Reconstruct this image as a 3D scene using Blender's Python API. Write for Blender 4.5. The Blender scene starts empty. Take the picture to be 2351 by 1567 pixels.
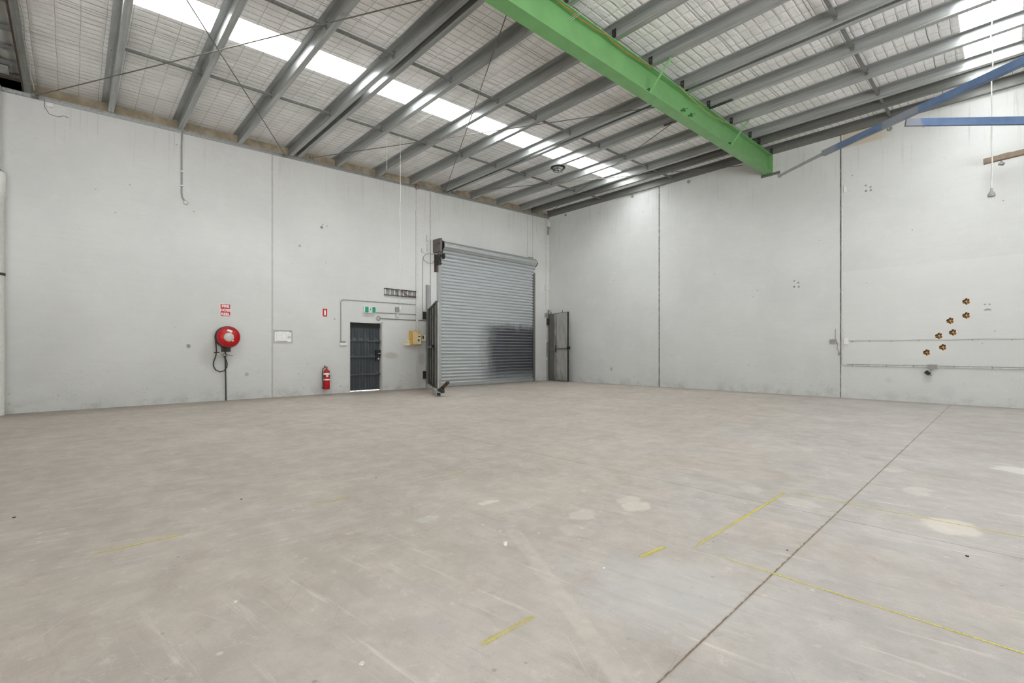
import bpy, math, random
from mathutils import Vector, Matrix
random.seed(7)
S = bpy.context.scene
COL = S.collection
PI = math.pi

# ------------------------------------------------------------------ camera
cam_d = bpy.data.cameras.new('camera')
cam = bpy.data.objects.new('camera', cam_d); COL.objects.link(cam)
CAM = Vector((13.130, -14.500, 1.2))
cam.location = CAM
cam.rotation_euler = (PI/2, 0, 0.8149)
cam_d.sensor_width = 36.0
cam_d.lens = 36.0*1071.42/2351.0
cam_d.shift_y = 22.5/2351.0
cam_d.clip_start = 0.05; cam_d.clip_end = 300
S.camera = cam
# ------------------------------------------------------------------ sky, exposure
W = bpy.data.worlds.new('overcast_sky'); S.world = W
W.use_nodes = True
wn = W.node_tree.nodes; wl = W.node_tree.links
bg = wn['Background']
bg.inputs['Color'].default_value = (0.98, 0.99, 1.0, 1)
tcw = wn.new('ShaderNodeTexCoord'); sepw = wn.new('ShaderNodeSeparateXYZ'); mrw = wn.new('ShaderNodeMapRange')
wl.new(tcw.outputs['Generated'], sepw.inputs[0]); wl.new(sepw.outputs[2], mrw.inputs[0])
mrw.inputs[1].default_value = -0.06; mrw.inputs[2].default_value = 0.03      # added glow below the horizon to lift the ceiling, overcast sky above
mrw.inputs[3].default_value = 2.4; mrw.inputs[4].default_value = 0.82
wl.new(mrw.outputs[0], bg.inputs['Strength'])
SKYLIGHT_STRENGTH = 4.2
S.view_settings.view_transform = 'Standard'
S.view_settings.look = 'None'
S.view_settings.gamma = 1.0
S.view_settings.use_curve_mapping = False
S.view_settings.exposure = 1.90
try:
    S.cycles.max_bounces = 8; S.cycles.diffuse_bounces = 6; S.cycles.glossy_bounces = 4
    S.cycles.transparent_max_bounces = 12; S.cycles.sample_clamp_indirect = 6
except Exception: pass

# ------------------------------------------------------------------ helpers
def lin(c):
    return tuple(((v/255)/12.92 if v/255 <= .04045 else ((v/255+.055)/1.055)**2.4) for v in c)
ZB = lambda y: 6.7816+.0365*y          # underside of the purlins
ZS = lambda y: ZB(y)+.205               # underside of the roof blanket

class MB:
    def __init__(s): s.v=[]; s.f=[]; s.sm=[]
    def add(s, vs, fs, smooth=False):
        o=len(s.v); s.v+= [tuple(p) for p in vs]
        for f in fs: s.f.append(tuple(i+o for i in f)); s.sm.append(smooth)
        return s
    def box(s, a, b):
        x0,y0,z0=a; x1,y1,z1=b
        return s.add([(x0,y0,z0),(x1,y0,z0),(x1,y1,z0),(x0,y1,z0),(x0,y0,z1),(x1,y0,z1),(x1,y1,z1),(x0,y1,z1)],
            [(0,3,2,1),(4,5,6,7),(0,1,5,4),(1,2,6,5),(2,3,7,6),(3,0,4,7)])
    def frame(s, p, q, up):
        d=(Vector(q)-Vector(p)).normalized(); u=Vector(up); r=d.cross(u).normalized(); u=r.cross(d).normalized()
        return d,r,u
    def bar(s, p, q, w, h, up=(0,0,1)):
        p=Vector(p); q=Vector(q); d,r,u=s.frame(p,q,up); v=[]
        for c in (p,q):
            for a,b in ((-1,-1),(1,-1),(1,1),(-1,1)): v.append(c+r*a*w/2+u*b*h/2)
        return s.add(v,[(0,1,2,3),(7,6,5,4),(0,4,5,1),(1,5,6,2),(2,6,7,3),(3,7,4,0)])
    def profile(s, p, q, pts, up=(0,0,1), closed=True):
        """sweep a 2D outline (r,u) from p to q"""
        p=Vector(p); q=Vector(q); d,r,u=s.frame(p,q,up); n=len(pts); v=[]
        for c in (p,q):
            for a,b in pts: v.append(c+r*a+u*b)
        f=[(i,(i+1)%n,(i+1)%n+n,i+n) for i in range(n)]
        f+=[tuple(range(n-1,-1,-1)),tuple(range(n,2*n))]
        return s.add(v,f)
    def tube(s, pts, rad, n=8, caps=True):
        pts=[Vector(p) for p in pts]; rings=[]; prev=None
        for i,p in enumerate(pts):
            t=(pts[min(i+1,len(pts)-1)]-pts[max(i-1,0)]).normalized()
            if prev is None:
                a=Vector((0,0,1)) if abs(t.z)<.9 else Vector((1,0,0)); r=t.cross(a).normalized()
            else: r=(prev-t*prev.dot(t)).normalized()
            prev=r; b=t.cross(r); R=rad[i] if isinstance(rad,(list,tuple)) else rad
            rings.append([p+(r*math.cos(2*PI*k/n)+b*math.sin(2*PI*k/n))*R for k in range(n)])
        v=[c for g in rings for c in g]; f=[]
        for i in range(len(pts)-1):
            for k in range(n): f.append((i*n+k,i*n+(k+1)%n,(i+1)*n+(k+1)%n,(i+1)*n+k))
        s.add(v,f,True)
        if caps: s.add(rings[0],[tuple(range(n-1,-1,-1))]); s.add(rings[-1],[tuple(range(n))])
        return s
    def lathe(s, c, axis, prof, n=24, caps=True):
        """prof = [(along axis, radius)]"""
        a=Vector(axis).normalized(); h=Vector((0,0,1)) if abs(a.z)<.9 else Vector((1,0,0))
        r=a.cross(h).normalized(); b=a.cross(r); c=Vector(c); v=[]; f=[]
        for t,R in prof:
            for k in range(n): v.append(c+a*t+(r*math.cos(2*PI*k/n)+b*math.sin(2*PI*k/n))*R)
        m=len(prof)
        for i in range(m-1):
            for k in range(n): f.append((i*n+k,i*n+(k+1)%n,(i+1)*n+(k+1)%n,(i+1)*n+k))
        s.add(v,f,True)
        if caps and prof[0][1]>1e-4: s.add(v[:n],[tuple(range(n-1,-1,-1))])
        if caps and prof[-1][1]>1e-4: s.add(v[-n:],[tuple(range(n))])
        return s
    def prism(s, pts, axis, a, b):
        """polygon in the two other axes, extruded along axis from a to b"""
        n=len(pts); v=[]
        for t in (a,b):
            for p,q in pts: v.append({'x':(t,p,q),'y':(p,t,q),'z':(p,q,t)}[axis])
        f=[(i,(i+1)%n,(i+1)%n+n,i+n) for i in range(n)]+[tuple(range(n-1,-1,-1)),tuple(range(n,2*n))]
        return s.add(v,f)
    def sphere(s, c, r, n=12, m=8, sc=(1,1,1)):
        c=Vector(c); v=[]; f=[]
        for i in range(m+1):
            for k in range(n):
                th=PI*i/m; ph=2*PI*k/n
                v.append(c+Vector((math.sin(th)*math.cos(ph)*sc[0],math.sin(th)*math.sin(ph)*sc[1],math.cos(th)*sc[2]))*r)
        for i in range(m):
            for k in range(n): f.append((i*n+k,(i+1)*n+k,(i+1)*n+(k+1)%n,i*n+(k+1)%n))
        return s.add(v,f,True)
    def build(s, name, mat, parent=None, bevel=0):
        me=bpy.data.meshes.new(name); me.from_pydata([tuple(p) for p in s.v],[],s.f); me.validate()
        import bmesh
        bm=bmesh.new(); bm.from_mesh(me); bmesh.ops.recalc_face_normals(bm,faces=bm.faces); bm.to_mesh(me); bm.free()
        if len(me.polygons)==len(s.sm):
            me.polygons.foreach_set('use_smooth',s.sm)
        me.materials.append(mat)
        o=bpy.data.objects.new(name,me); COL.objects.link(o)
        if parent is not None:
            o.parent=parent; o.matrix_parent_inverse=Matrix.Translation(parent.location).inverted() if parent.rotation_euler.z==0 else parent.matrix_basis.inverted()
        if bevel:
            m=o.modifiers.new('bevel','BEVEL'); m.width=bevel; m.segments=2; m.limit_method='ANGLE'
        return o

def thing(name, label, cat, loc=(0,0,0), group=None):
    o=bpy.data.objects.new(name,None); COL.objects.link(o); o.location=loc; o.empty_display_size=.1
    return tag(o,label,cat,group)
def tag(o, label, cat, group=None):
    o['label']=label; o['category']=cat
    if group: o['group']=group
    return o
def struct(o): o['kind']='structure'; return o
def plab(o, label): o['label']=label; return o

# ------------------------------------------------------------------ materials
class NT:
    def __init__(s, name):
        s.m=bpy.data.materials.new(name); s.m.use_nodes=True; s.n=s.m.node_tree.nodes; s.l=s.m.node_tree.links
        s.bs=s.n['Principled BSDF']; s.out=s.n['Material Output']
        s.tc=s.n.new('ShaderNodeTexCoord'); s.geo=s.n.new('ShaderNodeNewGeometry')
        s.P=s.geo.outputs['Position']
    def link(s,a,b): s.l.new(a,b)
    def val(s,i,x):
        if hasattr(x,'is_linked') or hasattr(x,'links'): s.l.new(x,i)
        else: i.default_value=x
    def math(s,op,a,b=0.0,c=None,clamp=False):
        n=s.n.new('ShaderNodeMath'); n.operation=op; n.use_clamp=clamp
        s.val(n.inputs[0],a); s.val(n.inputs[1],b)
        if c is not None: s.val(n.inputs[2],c)
        return n.outputs[0]
    def xyz(s,v=None):
        n=s.n.new('ShaderNodeSeparateXYZ'); s.l.new(v or s.P,n.inputs[0]); return n.outputs
    def comb(s,x,y,z):
        n=s.n.new('ShaderNodeCombineXYZ'); s.val(n.inputs[0],x); s.val(n.inputs[1],y); s.val(n.inputs[2],z); return n.outputs[0]
    def scale(s,v,sc,rot=0):
        n=s.n.new('ShaderNodeMapping'); s.l.new(v,n.inputs[0])
        if rot: n.vector_type='TEXTURE'; sc=tuple(1/q for q in sc)
        n.inputs['Scale'].default_value=sc; n.inputs['Rotation'].default_value=(0,0,rot); return n.outputs[0]
    def noise(s,v,scale,detail=4,rough=.55,dist=0):
        n=s.n.new('ShaderNodeTexNoise'); s.l.new(v,n.inputs['Vector']); n.inputs['Scale'].default_value=scale
        n.inputs['Detail'].default_value=detail; n.inputs['Roughness'].default_value=rough; n.inputs['Distortion'].default_value=dist
        return n.outputs['Fac']
    def voro(s,v,scale,rand=1,feat='F1'):
        n=s.n.new('ShaderNodeTexVoronoi'); s.l.new(v,n.inputs['Vector']); n.inputs['Scale'].default_value=scale; n.feature=feat
        n.inputs['Randomness'].default_value=rand; return n.outputs
    def ramp(s,x,lo,hi,a=0.0,b=1.0,smooth=True):
        n=s.n.new('ShaderNodeMapRange'); n.interpolation_type='SMOOTHSTEP' if smooth else 'LINEAR'; n.clamp=True
        s.val(n.inputs[0],x); n.inputs[1].default_value=lo; n.inputs[2].default_value=hi; n.inputs[3].default_value=a; n.inputs[4].default_value=b
        return n.outputs[0]
    def mix(s,f,a,b,mode='MIX'):
        n=s.n.new('ShaderNodeMix'); n.data_type='RGBA'; n.blend_type=mode; n.clamp_factor=True
        s.val(n.inputs[0],f)
        for i,c in ((6,a),(7,b)):
            if isinstance(c,tuple): n.inputs[i].default_value=(*c[:3],1)
            else: s.l.new(c,n.inputs[i])
        return n.outputs[2]
    def color(s,c):
        if isinstance(c,tuple): s.bs.inputs['Base Color'].default_value=(*c[:3],1)
        else: s.l.new(c,s.bs.inputs['Base Color'])
    def set(s,rough=.5,metal=0.0,spec=.5):
        s.val(s.bs.inputs['Roughness'],rough); s.val(s.bs.inputs['Metallic'],metal); s.bs.inputs['Specular IOR Level'].default_value=spec
    def bump(s,h,strength=.3,dist=.01):
        n=s.n.new('ShaderNodeBump'); n.inputs['Strength'].default_value=strength; n.inputs['Distance'].default_value=dist
        s.l.new(h,n.inputs['Height']); s.l.new(n.outputs[0],s.bs.inputs['Normal'])

def simple(name, rgb, rough=.5, metal=0.0, var=.12, scale=18, spec=.5):
    t=NT(name); c=lin(rgb); f=t.noise(t.P,scale,4)
    t.color(t.mix(t.ramp(f,.3,.7),tuple(v*(1-var) for v in c),tuple(min(1,v*(1+var)) for v in c))); t.set(rough,metal,spec)
    return t.m

def line_mask(t, coord, c, w, soft=.004):
    """1 on a line coord=c of half width w"""
    d=t.math('ABSOLUTE',t.math('SUBTRACT',coord,c)); return t.ramp(d,w,w+soft,1,0)

def mat_wall(name, axis):
    t=NT(name); X,Y,Z=t.xyz(); along=Y if axis=='y' else X
    uv=t.comb(along,Z,0.0)
    base=lin((211,211,208))
    big=t.ramp(t.noise(uv,.45,5,.6),.3,.72)
    c=t.mix(big,tuple(v*.925 for v in base),tuple(v*1.03 for v in base))
    # form-board streaks, slightly different tone
    st=t.ramp(t.noise(t.scale(uv,(.6,7,1)),2.2,4),.45,.75)
    c=t.mix(t.math('MULTIPLY',st,.22),c,tuple(v*.87 for v in base))
    fine=t.ramp(t.noise(uv,32,3),.4,.75); c=t.mix(t.math('MULTIPLY',fine,.10),c,tuple(v*.8 for v in base))
    # dirt runs from the top
    run=t.ramp(t.noise(t.scale(uv,(9,.35,1)),1.6,4,.6),.55,.8)
    run=t.math('MULTIPLY',run,t.ramp(Z,4.4,6.8,0,.45)); c=t.mix(run,c,lin((140,138,133)))
    # scuffs low on the wall
    low=t.ramp(Z,0,1.3,1,0)
    sc=t.ramp(t.noise(t.scale(uv,(1,1.6,1)),7.5,6,.7),.60,.70)
    sc=t.math('MULTIPLY',sc,t.math('MULTIPLY',low,t.ramp(t.noise(uv,.9,2),.38,.62)))
    c=t.mix(t.math('MULTIPLY',sc,.75),c,lin((96,95,92)))
    grime=t.math('MULTIPLY',t.ramp(Z,0,.35,1,0),t.ramp(t.noise(uv,3.2,5,.65),.42,.7)); c=t.mix(t.math('MULTIPLY',grime,.34),c,lin((120,117,110)))
    # scattered nicks and bolt holes
    vo=t.voro(uv,2.6); d=vo['Distance']
    keep=t.math('GREATER_THAN',t.noise(uv,1.1,2),.46)
    nick=t.math('MULTIPLY',t.ramp(d,.022,.045,1,0),keep); c=t.mix(t.math('MULTIPLY',nick,.7),c,lin((88,86,82)))
    v2=t.voro(t.scale(uv,(1,2.2,1)),6.5)['Distance']
    nick2=t.math('MULTIPLY',t.ramp(v2,.04,.08,1,0),t.ramp(t.noise(uv,.7,3),.52,.66)); c=t.mix(t.math('MULTIPLY',nick2,.35),c,lin((110,108,104)))
    v5=t.voro(t.scale(uv,(1,1.5,1)),19)['Distance']
    sp=t.math('MULTIPLY',t.ramp(v5,.10,.20,1,0),t.math('MULTIPLY',t.ramp(Z,.1,1.5,1,.12),t.ramp(t.noise(uv,2.3,4,.6),.48,.62))); c=t.mix(t.math('MULTIPLY',sp,.6),c,lin((92,90,86)))
    cl=t.noise(uv,11,6,.75); c=t.mix(t.math('MULTIPLY',t.ramp(cl,.60,.72),t.math('MULTIPLY',t.ramp(t.noise(uv,.8,3),.5,.66),.30)),c,lin((120,118,114)))
    pale=t.noise(uv,3.1,6,.7); c=t.mix(t.math('MULTIPLY',t.ramp(pale,.50,.70),.13),c,lin((230,229,226)))
    wn=t.math('MULTIPLY',t.math('SUBTRACT',t.noise(uv,24,4,.7),.5),2.6)
    for (a_,z_,ra,k_) in (((-9.43,4.66,.045,.8),(-9.40,4.74,.02,.7),(-9.28,4.72,.02,.7),(-10.02,4.05,.035,.5),(-12.52,1.32,.05,.7),(-9.06,2.12,.02,.8),(-11.3,.62,.05,.4)) if axis=='y' else
                         ((9.10,3.14,.025,.7),(9.20,3.08,.03,.7),(9.10,2.98,.03,.8),(9.21,2.97,.03,.7),(10.70,5.36,.03,.6),(10.79,5.30,.03,.6),(10.70,5.22,.03,.8),(10.80,5.22,.03,.7),(12.80,2.22,.02,.8),(12.87,2.22,.02,.8),(12.80,2.10,.02,.8),(12.84,2.11,.03,.8),(12.88,2.10,.02,.8),(11.86,.55,.10,.14),(11.15,.5,.08,.14),(12.2,.28,.16,.10),(3.1,.55,.07,.4))):
        dx=t.math('DIVIDE',t.math('SUBTRACT',along,a_),ra); dz=t.math('DIVIDE',t.math('SUBTRACT',Z,z_),ra)
        r_=t.math('ADD',t.math('ADD',t.math('MULTIPLY',dx,dx),t.math('MULTIPLY',dz,dz)),wn); c=t.mix(t.math('MULTIPLY',t.ramp(r_,.2,1.3,1,0),k_),c,lin((92,90,86)))
    # panel joints
    wob=t.noise(uv,9,4)
    if axis=='y':
        J=[(-10.705,.018,.34),(-5.845,.012,.75),(-.975,.010,.45),(-15.6,.01,.5)]
    else:
        J=[(5.03,.016,.95),(10.168,.010,.85),(15.3,.014,.9)]
    for a,w,k in J:
        m=line_mask(t,t.math('ADD',along,t.math('MULTIPLY',t.math('SUBTRACT',wob,.5),.012)),a,w,.006)
        m=t.math('MULTIPLY',m,t.ramp(wob,.25,.6,k*.6,k)); c=t.mix(m,c,lin((82,81,77)))
    if axis=='x':   # newer paint below an old line, right of the third joint
        blk=t.math('MULTIPLY',t.math('GREATER_THAN',X,10.2),t.math('LESS_THAN',Z,3.25)); c=t.mix(t.math('MULTIPLY',blk,.22),c,lin((228,227,223)))
        tan=t.math('MULTIPLY',t.math('MULTIPLY',t.math('GREATER_THAN',X,10.2),t.ramp(Z,6.40,6.46,0,1)),t.ramp(X,10.9,11.3,1,0)); c=t.mix(t.math('MULTIPLY',tan,.8),c,lin((196,184,160)))
    else:           # hand marks by the door and a soft grey patch below the hose reel
        dx=t.math('DIVIDE',t.math('ADD',Y,7.28),.27); dz=t.math('DIVIDE',t.math('SUBTRACT',Z,1.07),.12)
        r=t.math('ADD',t.math('MULTIPLY',dx,dx),t.math('MULTIPLY',dz,dz)); c=t.mix(t.math('MULTIPLY',t.ramp(r,.1,1.3,1,0),.36),c,lin((150,132,112)))
        dx=t.math('DIVIDE',t.math('ADD',Y,6.19),.16); dz=t.math('DIVIDE',t.math('SUBTRACT',Z,.95),.22)
        r=t.math('ADD',t.math('MULTIPLY',dx,dx),t.math('MULTIPLY',dz,dz)); c=t.mix(t.math('MULTIPLY',t.ramp(r,.1,1.3,1,0),.35),c,lin((150,135,118)))
        dx=t.math('DIVIDE',t.math('ADD',Y,11.95),.38); dz=t.math('DIVIDE',t.math('SUBTRACT',Z,1.1),.38)
        r=t.math('ADD',t.math('MULTIPLY',dx,dx),t.math('MULTIPLY',dz,dz)); c=t.mix(t.math('MULTIPLY',t.ramp(r,.1,1.3,1,0),.22),c,lin((120,119,116)))
    t.color(c); t.set(.62,0,.35); t.bump(t.noise(uv,14,5,.6),.12,.006)
    return t.m

def mat_floor():
    t=NT('worn_concrete'); X,Y,Z=t.xyz(); uv=t.comb(X,Y,0.0)
    warm=lin((191,180,169)); grey=lin((189,183,178))
    g=t.math('ADD',t.ramp(t.math('ADD',X,t.math('MULTIPLY',Y,.18)),7.6,11.2),t.math('MULTIPLY',t.math('SUBTRACT',t.noise(uv,1.1,5,.6),.5),2.2),clamp=True)
    c=t.mix(g,warm,grey)
    b1=t.ramp(t.noise(uv,.8,6,.62),.3,.72); c=t.mix(b1,t.mix(.17,c,(0,0,0)),c)
    b2=t.ramp(t.noise(uv,4.5,6,.68),.36,.68); c=t.mix(t.math('MULTIPLY',b2,.22),c,lin((238,228,217)))
    b3=t.ramp(t.noise(uv,2.1,6,.72),.55,.72); c=t.mix(t.math('MULTIPLY',b3,.40),c,lin((160,145,132)))
    b4=t.noise(t.math_v(uv,11),9,6,.75); c=t.mix(t.ramp(b4,.55,.70,0,.32),c,lin((150,138,127))); c=t.mix(t.ramp(b4,.30,.44,.28,0),c,lin((240,231,221)))
    # sweeping marks: along y on the left, along x on the right
    side=t.ramp(t.math('ADD',X,t.math('MULTIPLY',t.noise(uv,.5,2),2.0)),10.2,12.2)
    for rot,inv in ((PI/2-.06,True),(.12,False)):
        w=t.math('SUBTRACT',1.0,side) if inv else side
        n=t.noise(t.scale(uv,(1.1,13,1),rot),1.0,6,.7); k=t.math('MULTIPLY',t.ramp(n,.52,.70),t.math('MULTIPLY',w,.34)); c=t.mix(k,c,lin((156,144,132)))
        n=t.noise(t.scale(t.math_v(uv,5),(1.3,17,1),rot),1.0,6,.7); k=t.math('MULTIPLY',t.ramp(n,.56,.72),t.math('MULTIPLY',w,.38)); c=t.mix(k,c,lin((242,233,223)))
    grit=t.noise(uv,120,4,.75); c=t.mix(t.ramp(grit,.34,.5,.12,0),c,lin((120,114,106)))
    c=t.mix(t.ramp(grit,.56,.72,0,.12),c,lin((225,219,210)))
    # dragging scratches: light and dark hairlines in many directions
    for i,(rot,sx,sy,lo,hi,k,col) in enumerate(((.45,1.6,95,.67,.71,.42,(230,225,217)),(-.55,1.7,105,.675,.715,.40,(230,226,218)),(1.15,1.8,100,.675,.715,.38,(228,222,213)),(2.1,1.5,95,.68,.72,.38,(230,226,218)),
                                           (.2,1.7,95,.67,.71,.38,(124,118,110)),(-.95,1.6,100,.675,.715,.38,(122,116,108)),(2.5,1.7,100,.675,.715,.38,(124,118,110)),(1.75,1.6,95,.675,.715,.34,(118,112,104)))):
        n=t.noise(t.scale(t.math_v(uv,i*7.3),(sx,sy,1),rot),1.0,2,.5,.25)
        m=t.math('MULTIPLY',t.ramp(n,lo,hi),t.ramp(t.noise(t.math_v(uv,i*3.1),.9,3),.48,.64)); c=t.mix(t.math('MULTIPLY',m,k*.65),c,lin(col))
    # small dark and pale spots
    v3=t.voro(uv,7)['Distance']; c=t.mix(t.math('MULTIPLY',t.math('MULTIPLY',t.ramp(v3,.045,.09,1,0),t.ramp(t.noise(uv,1.3,2),.5,.6)),.45),c,lin((104,96,88)))
    v4=t.voro(t.math_v(uv,3),5.5)['Distance']; c=t.mix(t.math('MULTIPLY',t.math('MULTIPLY',t.ramp(v4,.04,.10,1,0),t.ramp(t.noise(uv,1.1,2),.52,.6)),.5),c,lin((232,226,217)))
    # pale worn patches
    wx=t.math('ADD',X,t.math('MULTIPLY',t.math('SUBTRACT',t.noise(uv,5,4,.6),.5),.22)); wy=t.math('ADD',Y,t.math('MULTIPLY',t.math('SUBTRACT',t.noise(t.math_v(uv,4),5,4,.6),.5),.22))
    for (x,y,rx,ry,k,col) in ((10.289,-12.096,.05,.11,.75,(226,217,206)),(11.171,-11.313,.09,.13,.7,(223,213,200)),(11.031,-11.214,.07,.13,.45,(220,210,198)),(10.986,-11.763,.10,.12,.5,(222,214,204)),
                              (13.229,-7.554,.22,.17,.75,(230,226,220)),(12.871,-10.135,.15,.20,.75,(222,212,198)),(12.0,-10.30,.13,.12,.4,(220,210,198)),(10.296,-12.625,.05,.10,.45,(206,212,206)),(10.55,-11.95,.06,.13,.30,(190,198,196)),
                              (11.15,-12.05,.12,.10,.3,(218,208,196)),(12.6,-9.2,.10,.16,.45,(224,216,206)),(12.35,-8.4,.08,.18,.4,(218,208,196)),(11.6,-10.2,.10,.14,.3,(220,212,202))):
        dx=t.math('DIVIDE',t.math('SUBTRACT',wx,x),rx); dy=t.math('DIVIDE',t.math('SUBTRACT',wy,y),ry)
        r_=t.math('ADD',t.math('MULTIPLY',dx,dx),t.math('MULTIPLY',dy,dy)); c=t.mix(t.math('MULTIPLY',t.ramp(r_,.6,1.35,1,0),k*.55),c,lin(tuple(min(255,q+20) for q in col)))
    # brown stain at the front left and bluish dusty patch near the painted bay
    for (x,y,rx,ry,k,col) in ((9.93,-14.92,.06,.07,.35,(150,124,98)),(11.95,-12.35,.34,.40,.34,(206,207,208))):
        dx=t.math('DIVIDE',t.math('SUBTRACT',wx,x),rx); dy=t.math('DIVIDE',t.math('SUBTRACT',wy,y),ry)
        r_=t.math('ADD',t.math('ADD',t.math('MULTIPLY',dx,dx),t.math('MULTIPLY',dy,dy)),t.math('MULTIPLY',t.math('SUBTRACT',t.noise(uv,4,5),.5),1.4)); c=t.mix(t.math('MULTIPLY',t.ramp(r_,.2,1.6,1,0),k),c,lin(col))
    # faint pale tyre track
    tx=t.math('SUBTRACT',t.math('SUBTRACT',X,10.774),t.math('MULTIPLY',t.math('ADD',Y,12.302),-1.89))
    tm=t.math('MULTIPLY',t.ramp(t.math('ABSOLUTE',tx),.07,.12,1,0),t.ramp(X,10.7,10.85,0,1)); c=t.mix(t.math('MULTIPLY',tm,t.ramp(t.noise(uv,12,3),.3,.7,.10,.42)),c,lin((218,207,195)))
    # darker towards the walls
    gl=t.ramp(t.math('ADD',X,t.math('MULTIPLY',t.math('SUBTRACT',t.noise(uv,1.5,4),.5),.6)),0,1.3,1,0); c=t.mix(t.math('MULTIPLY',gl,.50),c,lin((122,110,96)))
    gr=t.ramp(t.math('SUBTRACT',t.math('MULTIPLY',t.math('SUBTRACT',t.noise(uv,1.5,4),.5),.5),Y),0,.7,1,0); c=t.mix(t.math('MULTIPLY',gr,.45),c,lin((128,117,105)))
    # saw-cut joints
    w1=t.noise(uv,22,4)
    jx=line_mask(t,t.math('ADD',X,t.math('MULTIPLY',t.math('SUBTRACT',w1,.5),.012)),12.263,.0022,.0035)
    jxs=line_mask(t,X,12.263,.004,.012)
    ja=t.math('ADD',Y,t.math('MULTIPLY',t.math('SUBTRACT',X,12.263),-.009))
    jy=line_mask(t,t.math('ADD',ja,t.math('MULTIPLY',t.math('SUBTRACT',w1,.5),.003)),-10.505,.0022,.003)
    c=t.mix(t.math('MULTIPLY',jxs,t.math('MULTIPLY',w1,.5)),c,lin((150,128,100)))
    c=t.mix(t.math('MULTIPLY',jx,t.ramp(w1,.3,.6,.55,.95)),c,lin((112,94,72))); c=t.mix(t.math('MULTIPLY',jy,.7),c,lin((88,80,70)))
    t.color(c); t.set(t.ramp(t.noise(uv,2,4),.3,.7,.46,.66),0,.35)
    h=t.math('SUBTRACT',t.noise(uv,26,5,.65),t.math('MULTIPLY',t.math('MAXIMUM',jx,jy),2.0)); t.bump(h,.10,.004)
    return t.m
def math_v(s,v,k):
    n=s.n.new('ShaderNodeVectorMath'); n.operation='ADD'; s.l.new(v,n.inputs[0]); n.inputs[1].default_value=(k,k*1.7,0); return n.outputs[0]
NT.math_v=math_v

def mat_foil():
    t=NT('foil_blanket_and_mesh'); X,Y,Z=t.xyz(); uv=t.comb(X,Y,0.0)
    wob=t.noise(uv,1.3,3); wob2=t.noise(t.math_v(uv,9),1.1,3)
    c=t.mix(t.ramp(t.noise(uv,1.6,5,.6),.3,.7),lin((232,231,228)),lin((250,250,248)))
    c=t.mix(t.ramp(X,0,1.6,.30,0),c,lin((150,143,132)))     # greyer towards the left wall
    # wrinkles run with the sheets (along y)
    wr=t.noise(t.scale(uv,(9,.8,1)),1.5,5,.62,.6)
    wr2=t.noise(t.scale(uv,(2.6,1.2,1)),3.4,5,.65)
    # safety-mesh wires
    xs=t.math('ADD',X,t.math('MULTIPLY',t.math('SUBTRACT',wob,.5),.06)); ys=t.math('ADD',Y,t.math('MULTIPLY',t.math('SUBTRACT',wob2,.5),.04))
    def grid(v,p,w):
        m=t.math('PINGPONG',v,p/2); return t.ramp(m,w,w+.0035,1,0)
    gx=grid(xs,.15,.0032); gy=t.math('MULTIPLY',grid(ys,.30,.0022),.75)
    wire=t.math('MAXIMUM',t.math('MULTIPLY',gx,t.ramp(wob2,.35,.5,.35,1)),gy)
    c=t.mix(t.math('MULTIPLY',wire,.72),c,lin((82,81,78)))
    # lapped roll edges
    lap=grid(t.math('ADD',xs,.35),1.25,.007); c=t.mix(t.math('MULTIPLY',lap,.55),c,lin((70,70,68)))
    t.color(c); t.set(t.ramp(wr2,.3,.7,.30,.5),.08,.5)
    # pillows of the blanket between the wires
    pil=t.math('MULTIPLY',t.ramp(t.math('PINGPONG',ys,.15),0,.05,0,1),t.ramp(t.math('PINGPONG',xs,.075),0,.03,0,1))
    h=t.math('ADD',t.math('ADD',t.math('MULTIPLY',wr,1.2),t.math('MULTIPLY',wr2,.7)),t.math('MULTIPLY',pil,.5)); t.bump(h,.75,.02)
    return t.m

def mat_galv(name='galvanised_steel', rgb=(170,172,170), metal=.6, rough=.34, k=1.0):
    t=NT(name); X,Y,Z=t.xyz()
    st=t.noise(t.comb(t.math('MULTIPLY',X,.35),t.math('MULTIPLY',Y,9),t.math('MULTIPLY',Z,16)),2.6,4,.6)
    sp=t.noise(t.P,11,5,.6); c=lin(rgb)
    col=t.mix(t.ramp(st,.3,.7),tuple(v*.80 for v in c),tuple(min(1,v*1.15) for v in c))
    col=t.mix(t.ramp(sp,.5,.72,0,.10),col,tuple(v*.66 for v in c)); t.color(col); t.set(t.ramp(sp,.3,.7,rough-.06,rough+.1),metal,.5)
    return t.m

def mat_skylight():
    t=NT('fibreglass_skylight'); X,Y,Z=t.xyz()
    rib=t.math('PINGPONG',X,.072); rib=t.ramp(rib,0,.016,.12,1.0)
    lap=t.math('MULTIPLY',line_mask(t,Y,-11.62,.045,.02),t.ramp(t.noise(t.comb(t.math('MULTIPLY',X,1.0),t.math('MULTIPLY',Y,.6),0.0),24,3),.42,.55)); rib=t.math('MULTIPLY',rib,t.ramp(lap,0,1,1,.03))
    em=t.n.new('ShaderNodeEmission'); em.inputs['Color'].default_value=(.95,.98,1,1)
    t.link(t.math('MULTIPLY',t.math('MULTIPLY',rib,t.ramp(t.noise(t.P,1.2,3),.3,.7,.92,1.04)),SKYLIGHT_STRENGTH*.42),em.inputs['Strength'])
    tr=t.n.new('ShaderNodeBsdfTranslucent'); tr.inputs['Color'].default_value=(.86,.88,.88,1)
    ad=t.n.new('ShaderNodeAddShader'); t.link(em.outputs[0],ad.inputs[0]); t.link(tr.outputs[0],ad.inputs[1]); t.link(ad.outputs[0],t.out.inputs['Surface'])
    return t.m

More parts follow.
